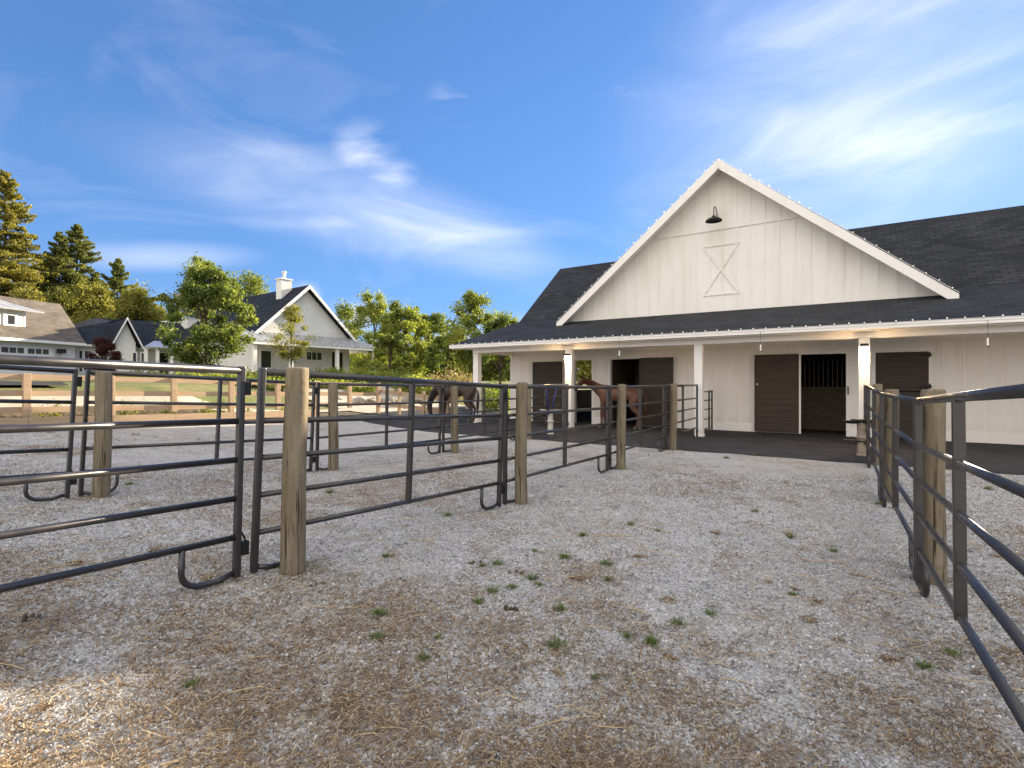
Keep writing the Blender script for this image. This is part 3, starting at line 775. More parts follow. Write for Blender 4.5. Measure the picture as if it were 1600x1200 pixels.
lab2 = ['corral panel at the far left in the far row', 'far row panel behind the nearest wooden post', 'far row panel before the light driveway', 'far row panel in front of the bay horse and porch corner', 'far row panel over the white waterer, reaching the lantern post']
lab3 = ['panel beside the camera at the right edge, mostly out of frame', 'sunlit corral panel at the right edge of the photo', 'right row panel next in front of the thick wooden post', 'right row panel on the gravel edge before the apron', 'right row panel over the waterer reaching the lantern post']
for R, lab in ((R1, lab1), (R2, lab2), (R3, lab3)):
    for a, b, l in zip(R[:-1], R[1:], lab):
        k0 = R.index(a); dz = [.0, .030, -.02, -.025, .0, 0.0] if R is R3 else [0] * 6
        place_panel((a[0], a[1] + .02), (b[0], b[1] - .02), l, dz[k0], dz[k0 + 1])
# porch panel between post and wall
gp = thing('porch_panel', 'low dark panel closing the porch between the plain post and the wall', 'corral panel', (-3.98, 15.75, FL))
for z in (.12, .42, .72, 1.0, 1.27):
    MB().tube([(-3.98, 15.75, FL + z), (-3.98, 17.6, FL + z)], .018, 8).build('rail', 'dark_metal', gp, smooth=True)
for y in (15.76, 17.2, 17.58):
    MB().box(-4.005, -3.955, y - .02, y + .02, FL, FL + 1.31).build('upright', 'dark_metal', gp)
# blue V guard above the waterer
vg = thing('v_guard', 'blue V shaped guard bars above the white waterer', 'guard', (-7.86, 13.55, .7), group=None)
MB().tube([(-7.70, 13.30, 1.48), (-7.75, 13.48, 1.08), (-7.78, 13.56, .66)], .022, 8).build('bar', 'blue_plastic', vg, smooth=True)
MB().tube([(-7.70, 14.02, 1.48), (-7.75, 13.86, 1.08), (-7.78, 13.80, .66)], .022, 8).build('bar', 'blue_plastic', vg, smooth=True)
MB().box(-7.80, -7.74, 13.50, 13.86, .62, .68).build('bracket', 'blue_plastic', vg)

# ------------------------------------------------------------------ round wooden posts
def round_post(x, y, h, r, label, lean=(0, 0), seed=0):
    rr = random.Random(seed); z0 = H(x, y); t = MB(); n = 18; K = 14
    for i in range(K + 1):
        f = i / K; z = z0 - .15 + (h + .15) * f
        cx = x + lean[0] * f * h + .006 * math.sin(f * 5 + seed); cy = y + lean[1] * f * h + .006 * math.cos(f * 4 + seed)
        R = r * (1.05 - .10 * f) * (1 if i < K else .90)
        for k in range(n):
            a = 2 * PI * k / n; q = R * (1 + .022 * math.sin(3 * a + seed + f * 2) + .012 * rr.uniform(-1, 1))
            t.v.append((cx + q * math.cos(a), cy + q * math.sin(a), z + (0 if i < K else rr.uniform(-.004, .004)) - (.02 if i == K - 1 else 0) * 0))
    # soften the top edge
    for i in range(K):
        for k in range(n):
            a = i * n + k; b = i * n + (k + 1) % n; t.f.append((a, b, b + n, a + n))
    t.v.append((x + lean[0] * h, y + lean[1] * h, z0 + h + .008)); c = len(t.v) - 1
    for k in range(n): t.f.append((K * n + k, K * n + (k + 1) % n, c))
    # lift last-but-one ring so that the chamfer is short
    for k in range(n):
        v = t.v[(K - 1) * n + k]; t.v[(K - 1) * n + k] = (v[0], v[1], z0 + h - .018)
    o = t.build('round_post', 'post_wood')
    for p in o.data.polygons: p.use_smooth = len(p.vertices) == 4
    o.location = (x, y, z0)
    for v in o.data.vertices: v.co -= Vector((x, y, z0))
    return tag(o, label, 'wooden post', 'round wooden posts')
P1 = [(-3.60, 2.36, 1.56, .088), (-3.62, 5.62, 1.55, .078), (-3.63, 9.02, 1.55, .082), (-3.66, 12.32, 1.56, .080)]
L1 = ['thick round wooden post nearest the camera, leaning, with brown stain', 'second round post of the middle row, slimmer and greenish', 'round post in front of the chestnut horse', 'round post at the apron edge before the brown sliding door']
for i, (x, y, h, r) in enumerate(P1): round_post(x, y, h, r, L1[i], (.0, .035 if i == 0 else .01), i + 1)
P2 = [(-7.60, 2.44, 1.50, .088), (-7.62, 5.78, 1.50, .085), (-7.64, 9.06, 1.50, .085), (-7.72, 12.36, 1.50, .085)]
L2 = ['grey round post at the far left behind the near panel', 'greenish round post in the far row before the hedge', 'round post in front of the dark bay horse', 'round post hidden close behind the second middle post']
for i, (x, y, h, r) in enumerate(P2): round_post(x, y, h, r, L2[i], (.0, .03 if i == 0 else .01), i + 11)
P3 = [(.50, 5.50, 1.585, .088), (.36, 8.88, 1.545, .088), (.28, 12.26, 1.56, .085)]
L3 = ['thick round post at right, behind the bright sunlit rails', 'second round post of the right row', 'farthest round post of the right row, by the waterer']
for i, (x, y, h, r) in enumerate(P3): round_post(x, y, h, r, L3[i], (.0, .0), i + 21)

# ------------------------------------------------------------------ waterers
def waterer(x, y, label, side):
    t = thing('waterer', label, 'waterer', (x, y, FL))
    ped = []; prof = [(.10, 0), (.105, .02), (.085, .05), (.085, .36), (.12, .38), (.12, .40), (.085, .42), (.085, .70)]
    MB().tube([(x, y, FL + z) for r, z in prof], [r for r, z in prof], 16).build('pedestal', 'pipe_tan' if side else 'pipe_white', t)
    for s in (-1, 1):
        b = MB(); cx = x + s * .17
        b.tube([(cx, y, FL + .68), (cx, y, FL + .69), (cx, y, FL + .72), (cx, y, FL + .74), (cx, y, FL + .735), (cx, y, FL + .70)], [.08, .13, .18, .19, .165, .10], 18)
        b.build('bowl', 'iron' if side else 'pipe_white', t, smooth=True)
    MB().box(x - .2, x + .2, y - .14, y + .14, FL + .755, FL + .775).build('cover_plate', 'iron', t)
    if side: MB().box(x - .32, x + .1, y - .10, y + .10, FL + .30, FL + .33).build('lower_plate', 'iron', t)
waterer(-7.75, 13.66, 'white pedestal waterer under the far row panel', 0)
waterer(.03, 13.35, 'pedestal waterer with dark plates by the right lantern post', 1)

# ------------------------------------------------------------------ wooden plank fence on the retaining bank
wf = thing('plank_fence', 'brown plank fence with timber retaining board along the left bank', 'fence', (-16, 3, H(-16, 3)))
FXX = -16.0
fy = [-2.6, -1.1, .5, 2.15, 3.73, 5.36, 6.82, 8.42, 9.95, 11.4, 12.85, 14.26]
def fz(Y): return float(np.interp(Y, [-3, 3.4, 8.6, 14.3], [.66, .55, .43, .31]))
for i, y in enumerate(fy):
    long = i % 2 == 1
    MB().box(FXX - .02, FXX + .10, y - .07, y + .07, fz(y) - (.1 if long else .0) + (0 if long else .30), fz(y) + 1.26).build('fence_post', 'plank_wood', wf, bevel=.008)
for lv, (b0, hh) in enumerate(((.0, .20), (.36, .135), (.74, .135), (1.10, .135))):
    for i in range(0, len(fy) - 1):
        if lv == 0 and fy[i] > 10: continue
        if lv == 3 and False: continue
        a, b = fy[i], fy[i + 1]; j = random.uniform(-.01, .01)
        xo = FXX - .065 + (.19 if lv == 0 else 0)
        p = MB(); za, zb = fz(a) + b0 + j, fz(b) + b0 + j
        if lv == 0: hh2 = .24
        else: hh2 = hh
        p.hexa([(xo, a + .004, za), (xo + .04, a + .004, za), (xo + .04, b - .004, zb), (xo, b - .004, zb), (xo, a + .004, za + hh2), (xo + .04, a + .004, za + hh2), (xo + .04, b - .004, zb + hh2), (xo, b - .004, zb + hh2)])
        p.build('retaining_board' if lv == 0 else 'fence_board', 'plank_wood', wf)
# second run of fence stepping down behind the bay horse
wf2 = thing('plank_fence', 'darker plank fence sloping down behind the bay horse', 'fence', tuple(Wp(600, 640, 20.9)))
q = [Wp(594, 646, 20.8), Wp(624, 650, 20.9), Wp(662, 655, 20.7), Wp(700, 660, 20.4)]
for a in q[1:]:
    MB().box(a.x - .05, a.x + .05, a.y - .05, a.y + .05, a.z - .25, a.z + 1.12).build('fence_post', 'plank_wood', wf2)
for a, b in zip(q[:-1], q[1:]):
    for hz in (.42, .90):
        MB().beam(a + Vector((0, 0, hz)), b + Vector((0, 0, hz)), .04, .16).build('fence_board', 'plank_wood', wf2)

# ------------------------------------------------------------------ houses in the distance
def lookbox(mb, o, a, n, s0, s1, d0, d1, z0, z1):
    """box in a house frame: s along the facade, d outwards along its normal"""
    P = lambda s, d, z: (o.x + a.x * s + n.x * d, o.y + a.y * s + n.y * d, z)
    mb.hexa([P(s0, d0, z0), P(s0, d1, z0), P(s1, d1, z0), P(s1, d0, z0), P(s0, d0, z1), P(s0, d1, z1), P(s1, d1, z1), P(s1, d0, z1)])
    return mb
ang = math.radians(2.5)
A1 = Vector((math.sin(ang), math.cos(ang), 0)); N1 = Vector((math.cos(ang), -math.sin(ang), 0))
O1 = Vector((-36.6, 29.6, 0)) - A1 * 8.6
h1 = thing('gable_house', 'white house with a tall gable, metal porch roof and chimney', 'house', (O1.x, O1.y, 1.7))
def P1_(s, d, z): return Vector((O1.x + A1.x * s + N1.x * d, O1.y + A1.y * s + N1.y * d, z))
LB = lambda s0, s1, d0, d1, z0, z1: lookbox(MB(), O1, A1, N1, s0, s1, d0, d1, z0, z1)
b = LB(.15, 8.45, -12, 0, 1.2, 5.2); b.build('wall', 'house_white', h1)
gm = MB(); k = [P1_(.1, -.1, 5.15), P1_(8.5, -.1, 5.15), P1_(4.3, -.1, 9.05), P1_(.1, 0, 5.15), P1_(8.5, 0, 5.15), P1_(4.3, 0, 9.05)]
gm.add(k, [(0, 1, 2), (5, 4, 3), (0, 3, 4, 1), (1, 4, 5, 2), (2, 5, 3, 0)]); go = gm.build('gable_wall', 'house_white', h1)
lap = MB(); z = 5.2
while z < 8.9:
    hwid = (9.05 - z) / (9.05 - 5.15) * 4.2 - .1
    lookbox(lap, O1, A1, N1, 4.3 - hwid, 4.3 + hwid, .002, .022, z, z + .13); z += .15
lo_ = lap.build('lap_siding', 'house_white', go)
def rs(name, pts, m, par, th=.12):
    pts = [Vector(p) for p in pts]
    if ((pts[1] - pts[0]).cross(pts[-1] - pts[0])).z < 0: pts = pts[::-1]
    return roofslab(name, pts, m, th, par)
rs('roof', [P1_(-.35, .6, 4.98), P1_(4.3, .6, 9.3), P1_(4.3, -14, 9.3), P1_(-.35, -14, 4.98)], 'shingle_navy', h1)
rs('roof', [P1_(8.95, .6, 4.98), P1_(4.3, .6, 9.3), P1_(4.3, -14, 9.3), P1_(8.95, -14, 4.98)], 'shingle_navy', h1)
for s0, s1 in ((-.35, 4.3), (8.95, 4.3)):
    a = P1_(s0, .6, 4.98); b = P1_(s1, .6, 9.3); mb = MB(); d = Vector((0, 0, -.30)); n = N1 * .05
    mb.hexa([a + d, b + d, b + d + n, a + d + n, a, b, b + n, a + n]); mb.build('rake_board', 'trim_white', h1)
# another roof behind, catching the sun
rs('rear_roof', [P1_(1.0, -13.6, 7.6), P1_(5.5, -13.6, 7.6), P1_(5.5, -16.5, 9.9), P1_(1.0, -16.5, 9.9)], 'shingle_brown', h1)
LB(1.2, 5.3, -20, -13.8, 1.2, 7.5).build('rear_wall', 'house_white', h1)
# metal porch roof, hipped at the right corner
e = 4.42; tq = 5.28
rs('porch_roof', [P1_(-1.4, 2.6, e), P1_(10.3, 2.6, e), P1_(8.7, .05, tq), P1_(-1.4, .05, tq)], 'galv_roof', h1, .06)
rs('porch_roof', [P1_(10.3, 2.6, e), P1_(10.3, -6, e), P1_(8.7, -6, tq), P1_(8.7, .05, tq)], 'galv_roof', h1, .06)
for i in range(28):
    s = -1.3 + i * .42
    st = min(s, 8.7); f = 1.0
    a = P1_(s, 2.6, e + .03)
    if s <= 8.7: b = P1_(s, .06, tq + .03)
    else: f = (10.3 - s) / 1.6; b = P1_(s, 2.6 - 2.54 * f, e + (tq - e) * f + .03)
    MB().beam(a, b, .07, .17).build('roof_seam', 'galv_roof', h1)
LB(-1.4, 10.3, 2.5, 2.62, e - .2, e - .06).build('porch_fascia', 'trim_white', h1)
LB(10.2, 10.3, -6, 2.49, e - .2, e - .06).build('porch_fascia', 'trim_white', h1)
for s in (-1.0, 1.7, 5.6, 9.2):
    LB(s - .12, s + .12, 2.2, 2.44, 1.6, e - .2).build('porch_post', 'trim_white', h1)
LB(9.78, 10.02, -2.9, -2.66, 1.6, e - .2).build('porch_post', 'trim_white', h1)
LB(-1.4, 10.3, -.4, 2.7, 1.3, 1.95).build('porch_deck', 'concrete_light', h1)
LB(6.75, 7.75, -.02, .03, 1.95, 4.1).build('front_door', 'interior', h1)
w = LB(4.35, 5.75, .0, .04, 3.35, 4.05).build('window', 'trim_white', h1)
for k in range(3): LB(4.40 + k * .46, 4.79 + k * .46, .041, .05, 3.4, 4.0).build('pane', 'glass_dark', w)
w = LB(.6, 1.5, .0, .04, 2.6, 4.0).build('window', 'trim_white', h1); LB(.68, 1.42, .041, .05, 2.68, 3.92).build('pane', 'glass_dark', w)
for i in range(12):
    LB(.2 + i * .7, .24 + i * .7, .0, .02, 2.0, 4.3).build('batten', 'house_white', h1)
ch = LB(3.2, 4.1, -2.4, -1.6, 7.4, 9.85).build('chimney', 'house_white', h1)
LB(3.13, 4.17, -2.47, -1.53, 9.85, 9.95).build('chimney_cap', 'trim_white', ch)
cp = P1_(3.65, -2.0, 9.95); MB().tube([cp, cp + Vector((0, 0, .45)), cp + Vector((0, 0, .5)), cp + Vector((0, 0, .62))], [.13, .13, .21, .19], 12).build('flue', 'galv_roof', ch)

# garage house at the far left
ga = Wp(-80, 560, 30.5); gb = Wp(124, 560, 38.0)
A2 = Vector((gb.x - ga.x, gb.y - ga.y, 0)); LG = A2.length; A2.normalize(); N2 = Vector((A2.y, -A2.x, 0))
O2 = Vector((ga.x, ga.y, 0))
h2 = thing('garage_house', 'white garage with brown roof, metal dormer and small paned doors', 'house', (O2.x, O2.y, 1.6))
def P2_(s, d, z): return Vector((O2.x + A2.x * s + N2.x * d, O2.y + A2.y * s + N2.y * d, z))
LC = lambda s0, s1, d0, d1, z0, z1: lookbox(MB(), O2, A2, N2, s0, s1, d0, d1, z0, z1)
ez = 4.42
LC(0, LG - .3, -8, 0, 1.2, ez - .1).build('wall', 'house_white', h2)
def gs(xp, d=0.0):   # distance along the garage front for a photo column
    u = (xp - 800) / FX; best = None
    for s in np.linspace(-6, LG + 8, 800):
        p = P2_(s, d, 0); Xc = CT * p.x + ST * p.y; D = -ST * p.x + CT * p.y
        if best is None or abs(Xc / D - u) < best[0]: best = (abs(Xc / D - u), s)
    return best[1]
# roof: front slope hipped at the right end
rid = gs(92, -5.2); prp = P2_(rid, -5.2, 0); rz = 1.6 + (HZ - 475) / FX * (-ST * prp.x + CT * prp.y)
rs('roof', [P2_(-1, .5, ez), P2_(LG, .5, ez), P2_(rid, -5.2, rz), P2_(-1, -5.2, rz)], 'shingle_brown', h2)
rs('roof', [P2_(LG, .5, ez), P2_(LG + 2, -10.5, ez), P2_(rid, -5.2, rz)], 'shingle_brown', h2)
LC(-1, LG + .02, .44, .6, ez - .18, ez + .0).build('gutter', 'trim_white', h2)
gd = LC(gs(-60), gs(84), .0, .05, 1.6, 3.95).build('garage_door', 'trim_white', h2)
for x0, x1 in ((1, 12), (14, 24), (26, 36), (43, 53), (55, 64), (66, 75)):
    LC(gs(x0), gs(x1), .051, .06, 3.50, 3.85).build('pane', 'glass_dark', gd)
# dormer
s0, s1 = gs(-40, -1.1), gs(40, -1.1)
dm = LC(s0, s1, -3.4, -1.1, 4.9, 6.5).build('dormer', 'house_white', h2)
for i in range(6): LC(s0 + .1 + i * (s1 - s0 - .2) / 5 - .03, s0 + .1 + i * (s1 - s0 - .2) / 5 + .03, -1.099, -1.07, 4.95, 6.5).build('batten', 'trim_white', dm)
LC(gs(4, -1.1), gs(27, -1.1), -1.069, -1.03, 5.35, 6.15).build('window_frame', 'trim_white', dm)
LC(gs(11, -1.1), gs(22, -1.1), -1.029, -1.02, 5.45, 6.05).build('pane', 'glass_dark', dm)
rs('dormer_roof', [P2_(s0 - .4, -.5, 6.45), P2_(s1 + .75, -.5, 6.45), P2_(s1 - .2, -3.9, 7.45), P2_(s0 - .4, -3.9, 7.45)], 'galv_roof', h2, .08)
for i in range(9):
    s = s0 + i * .9
    if s < s1 + .6: MB().beam(P2_(s, -.5, 6.49), P2_(s - .2 if s > s1 - .2 else s, -3.6, 7.42), .04, .06).build('roof_seam', 'galv_roof', h2)
wl = Wp(97, 549, 36.7)
MB().box(wl.x, wl.x + .5, wl.y - .3, wl.y + .1, wl.z - .15, wl.z + .15).build('wall_light', 'iron', h2)

# middle wing with small gable
w0 = Wp(120, 560, 39.0); w1 = Wp(300, 560, 45.0)
A3 = Vector((w1.x - w0.x, w1.y - w0.y, 0)); LW = A3.length; A3.normalize(); N3 = Vector((A3.y, -A3.x, 0)); O3 = Vector((w0.x, w0.y, 0))
h3 = thing('low_wing_house', 'low white wing with navy roof and a small steep gable', 'house', (O3.x, O3.y, 1.6))
def P3_(s, d, z): return Vector((O3.x + A3.x * s + N3.x * d, O3.y + A3.y * s + N3.y * d, z))
LD = lambda s0, s1, d0, d1, z0, z1: lookbox(MB(), O3, A3, N3, s0, s1, d0, d1, z0, z1)
def s3(xp, d=0.0):
    u = (xp - 800) / FX; best = None
    for s in np.linspace(-2, LW + 3, 500):
        p = P3_(s, d, 0); Xc = CT * p.x + ST * p.y; D = -ST * p.x + CT * p.y
        if best is None or abs(Xc / D - u) < best[0]: best = (abs(Xc / D - u), s)
    return best[1]
LD(-.5, LW, -7, 0, 1.2, 4.5).build('wall', 'house_white', h3)
rs('roof', [P3_(-3.5, .45, 4.45), P3_(LW + 1, .45, 4.55), P3_(LW + 1, -4.5, 7.1), P3_(2.0, -4.5, 6.95)], 'shingle_navy', h3)
rs('roof', [P3_(-3.5, -9.5, 4.45), P3_(LW + 1, -9.5, 4.55), P3_(LW + 1, -4.5, 7.1), P3_(2.0, -4.5, 6.95)], 'shingle_navy', h3)
LD(-.5, LW + 1, .4, .52, 4.3, 4.44).build('gutter', 'trim_white', h3)
ca, cb_, cc = s3(177, 1.2), s3(195, 1.2), s3(218, 1.2)
cb_ = (ca + cc) / 2
gm = MB(); k = [P3_(ca + .2, .3, 1.3), P3_(cc - .2, .3, 1.3), P3_(cc - .2, .3, 4.7), P3_(cb_, .3, 6.3), P3_(ca + .2, .3, 4.7)]; k2 = [p + N3 * .7 for p in k]
gm.add(k + k2, [(0, 1, 2, 3, 4), (9, 8, 7, 6, 5), (0, 5, 6, 1), (1, 6, 7, 2), (2, 7, 8, 3), (3, 8, 9, 4), (4, 9, 5, 0)]); g2 = gm.build('entry_gable', 'house_white', h3)
for sg, s_ in ((-1, ca), (1, cc)):
    rs('gable_roof', [P3_(s_ + sg * .2, 1.45, 4.35), P3_(cb_, 1.45, 6.65), P3_(cb_, -4, 6.65), P3_(s_ + sg * .2, -4, 4.35)], 'shingle_navy', h3)
    a = P3_(s_ + sg * .2, 1.45, 4.35); b = P3_(cb_, 1.45, 6.65); d = Vector((0, 0, -.22)); n = N3 * .05
    MB().hexa([a + d, b + d, b + d + n, a + d + n, a, b, b + n, a + n]).build('rake_board', 'trim_white', h3)
for x0, x1 in ((200, 208), (213, 220)):
    w = LD(s3(x0), s3(x1), 1.001, 1.03, 2.5, 4.0).build('window', 'trim_white', h3); LD(s3(x0) + .08, s3(x1) - .08, 1.031, 1.04, 2.6, 3.9).build('pane', 'glass_dark', w)
for x0, x1 in ((122, 130), (131, 139)):
    w = LD(s3(x0), s3(x1), .001, .03, 2.3, 4.05).build('window', 'trim_white', h3); LD(s3(x0) + .07, s3(x1) - .07, .031, .04, 2.4, 3.95).build('pane', 'glass_dark', w)
rs('porch_roof', [P3_(s3(222, 2), 2.6, 4.35), P3_(LW + 4, 2.6, 4.35), P3_(LW + 4, .1, 5.0), P3_(s3(240, 0), .1, 5.0)], 'galv_roof', h3, .07)
for x in (228, 246, 268): s = s3(x, 2.3); LD(s - .1, s + .1, 2.2, 2.4, 1.4, 4.25).build('porch_post', 'trim_white', h3)
w = LD(s3(250), s3(262), .001, .03, 1.9, 4.0).build('door', 'interior', h3)

# ------------------------------------------------------------------ vegetation
def jitter_clumps(base, shape, n, r=rng):
    """clump centres spread through an egg-shaped crown; shape = (rx, ry, rz)"""
    d = r.normal(size=(n, 3)); d /= np.linalg.norm(d, axis=1)[:, None]
    rad = r.uniform(.35, 1.0, n) ** .55
    return base + d * rad[:, None] * np.array(shape)
def tree(name, x, y, z0, h, rx, label, m, n=9000, size=.16, trunk=.14, low=.15, clumps=60, group=None, spread=.16, lean=0, shape='egg', cat='tree', bare=0):
    t = thing(name, label, cat, (x, y, z0), group=group)
    cz = z0 + h * (low + (1 - low) / 2); rz = h * (1 - low) / 2
    clumps = int(clumps * 1.5); C = jitter_clumps(np.array([x, y, cz]), (rx, rx, rz), clumps)
    f = np.clip((C[:, 2] - (z0 + h * low)) / (h * (1 - low)), 0, 1)
    if shape == 'egg': k = np.where(f < .4, .75 + .6 * f, 1.0 - .75 * (f - .4) ** 1.3 / .6 ** .3)
    elif shape == 'column': k = 1 - .45 * f ** 2
    else: k = np.ones_like(f)
    C[:, 0] = x + (C[:, 0] - x) * k; C[:, 1] = y + (C[:, 1] - y) * k
    # a few leading shoots that break the outline
    for s in range(9):
        a = rng.uniform(0, 2 * PI); C[s] = (x + math.cos(a) * rx * .45 * rng.uniform(.2, 1), y + math.sin(a) * rx * .45 * rng.uniform(.2, 1), z0 + h * rng.uniform(.84, 1.02))
    wts = rng.uniform(.4, 1.6, clumps); n = int(n * 1.75); idx = rng.choice(clumps, n, p=wts / wts.sum())
    sp = spread * h * rng.uniform(.16, .52, clumps)
    P = C[idx] + rng.normal(size=(n, 3)) * sp[idx][:, None] * np.array([.75, .75, .6])
    var = np.clip(rng.normal(.5, .2, n) + rng.normal(0, .16, clumps)[idx], 0, 1)
    array_mesh('crown', leaf_quads(P, size * .78), 4, m, t, var)
    tr = MB()
    top = Vector((x + lean, y, z0 + h * .8))
    pts = [Vector((x, y, z0 - .3)).lerp(top, i / 6) + Vector((rng.normal(0, .03) * h * .1, rng.normal(0, .03) * h * .1, 0)) for i in range(7)]
    tr.tube(pts, [trunk * (1 - .8 * i / 6) for i in range(7)], 8)
    for c in C[: min(28, clumps)]:
        c = Vector(c); f = max(.12, min(.8, (c.z - z0) / h * .62)); a = Vector((x, y, z0)).lerp(top, f / .8)
        mid = a.lerp(c, .5) + Vector((0, 0, .03 * h)); tr.tube([a, mid, c], [trunk * .32, trunk * .18, trunk * .05], 5)
    tr.build('trunk', 'bark', t, smooth=True)
    return t
def conifer(x, y, z0, h, r, label, m='needle', n=20000, size=.42, sparse=1.0, low=.1, group='tall conifers behind the houses'):
    t = thing('conifer_tree', label, 'conifer', (x, y, z0), group=group)
    nb = int(h * 11); tr = MB(); Ps = []; Vs = []
    tr.tube([(x, y, z0 - .3), (x + .1, y, z0 + h * .5), (x, y, z0 + h)], [h * .014, h * .009, .03], 8)
    n = int(n * 2.6); per = n // nb
    for i in range(nb):
        f = low + (1 - low) * (i / nb) ** .95
        L = 1.3 * r * ((1 - f) ** .72 + .03) * rng.uniform(.45, 1.25)
        a = rng.uniform(0, 2 * PI); zz = z0 + h * f
        dr = -.30 if f < .75 else .10
        pn = max(20, int(per * (.25 + 1.3 * L / r)))
        s = rng.uniform(.10, 1, pn) ** .7
        cz_ = dr * L * s + .22 * L * s * s
        wd = .13 * L * (1 - .5 * s) + .05
        side = rng.normal(0, 1, pn) * wd
        px = x + math.cos(a) * L * s - math.sin(a) * side; py = y + math.sin(a) * L * s + math.cos(a) * side
        pz = zz + cz_ - np.abs(rng.normal(0, .10, pn)) * (1 + L * .25) + rng.normal(0, .05, pn)
        Ps.append(np.stack([px, py, pz], 1)); Vs.append(np.clip(rng.normal(.5, .2, pn) + rng.normal(0, .14), 0, 1))
        if i % 3 == 0: tr.tube([(x, y, zz), (x + math.cos(a) * L * .9, y + math.sin(a) * L * .9, zz + (dr + .2) * L * .9)], [.05, .015], 4)
    P = np.concatenate(Ps); V = np.concatenate(Vs)
    array_mesh('foliage', leaf_quads(P, size * .62, .5), 4, m, t, V)
    tr.build('trunk', 'bark', t)
def at(xp, D, z=None):
    p = Wp(xp, 597, D); return p.x, p.y, (H(p.x, p.y) if z is None else z)
def top_h(yp, D, z0): return 1.6 + (HZ - yp) / FX * D - z0
def T(fn, xp, yp, D, *a, **k):
    x, y, z = at(xp, D); h = top_h(yp, D, z); return fn, x, y, z, h
# conifers at left
for (xp, yp, D, r, lab, m, n) in (
    (8, 268, 62, 5.2, 'tallest conifer at the left edge, golden and ragged', 'needle_gold', 34000),
    (92, 362, 66, 3.8, 'slim dark conifer left of a pair', 'needle', 15000),
    (120, 350, 68, 4.8, 'dark conifer with a broad crown, right of the slim one', 'needle', 24000),
    (150, 425, 70, 4.0, 'mid sized conifer filling the gap right of the pair', 'needle', 16000),
    (222, 452, 72, 3.6, 'low conifer between the short conifer and the leafy tree', 'needle_gold', 12000),
    (60, 400, 72, 4.6, 'conifer behind the tallest one', 'needle_gold', 16000),
    (183, 404, 64, 3.4, 'short dark conifer nearest the houses', 'needle', 16000),
    (-50, 330, 60, 6.0, 'conifer cut off by the left edge', 'needle_gold', 16000)):
    x, y, z = at(xp, D); conifer(x, y, z, top_h(yp, D, z), r, lab, m, n)
for (xp, yp, D, rx, lab, m, n) in (
    (45, 462, 56, 3.6, 'olive tree below the tallest conifer', 'needle_gold', 12000),
    (100, 466, 54, 3.2, 'olive tree between the conifers and the garage roof', 'leaf_olive', 12000),
    (150, 452, 56, 3.0, 'yellowish tree beneath the dark conifer pair', 'leaf_olive', 12000),
    (212, 455, 55, 2.6, 'yellowish tree right of the short conifer', 'leaf_olive', 10000),
    (240, 470, 58, 2.6, 'pale tree between the short conifer and the leafy tree', 'leaf_olive', 8000),
    (390, 436, 62, 4.0, 'pale tree behind the chimney house roof', 'leaf_yellow', 7000)):
    x, y, z = at(xp, D); tree('broadleaf_tree', x, y, z, top_h(yp, D, z), rx, lab, m, n, .34, .2, .05, 46, 'trees behind the houses', shape='egg')
for (xp, yp, D, rx, lab, m, n, sz, sh) in (
    (538, 478, 62, 2.4, 'thin tree just right of the white gable', 'leaf_green', 4500, .30, 'egg'),
    (585, 466, 60, 3.4, 'full green tree right of the porch roof', 'leaf_yellow', 13000, .28, 'column'),
    (632, 480, 46, 3.0, 'bright green tree in the middle of the group', 'leaf_yellow', 13000, .27, 'column'),
    (667, 486, 50, 3.2, 'green tree behind the bright middle tree', 'leaf_green', 11000, .28, 'column'),
    (700, 525, 44, 2.4, 'low dark green tree by the barn eave', 'leaf_green', 8000, .26, 'egg'),
    (742, 462, 40, 2.6, 'tall airy tree showing above the barn eave', 'leaf_yellow', 11000, .24, 'egg'),
    (782, 500, 38, 3.0, 'tree seen through the porch end', 'leaf_green', 12000, .25, 'egg'),
    (835, 500, 42, 3.0, 'tree hidden mostly by the barn corner', 'leaf_green', 7000, .25, 'egg')):
    x, y, z = at(xp, D); tree('broadleaf_tree', x, y, z, top_h(yp, D, z), rx, lab, m, n, sz, .14, .04, 60, 'trees between the house and the barn', shape=sh, spread=.13)
x, y, z = at(610, 37); tree('young_tree', x, y, z, top_h(525, 37, z), 1.8, 'low bright green tree in front of the taller ones', 'leaf_yellow', 9000, .20, .08, .02, 40, None, shape='egg')
# far-off wood that closes the view
def far_wood(pts, label, m):
    P = []
    for (xa, ya, xb, yb, D, n) in pts:
        xp = rng.uniform(xa, xb, n); f = (xp - xa) / (xb - xa); yt = ya + (yb - ya) * f + 9 * np.sin(xp * .11) + 6 * np.sin(xp * .31 + 1)
        Dd = D + rng.normal(0, 2.5, n); yy = yt + (600 - yt) * rng.uniform(0, 1, n) ** .8
        Xc = (xp - 800) / FX * Dd; P.append(np.stack([CT * Xc - ST * Dd, ST * Xc + CT * Dd, 1.6 + (HZ - yy) / FX * Dd], 1))
    P = np.concatenate(P); o = array_mesh('far_wood', leaf_quads(P, .62, .7), 4, m, None, np.clip(rng.normal(.45, .22, len(P)), 0, 1), 'stuff')
    return o
far_wood([(-120, 485, 330, 505, 84, 26000), (470, 548, 980, 548, 84, 26000)], '', 'leaf_olive')
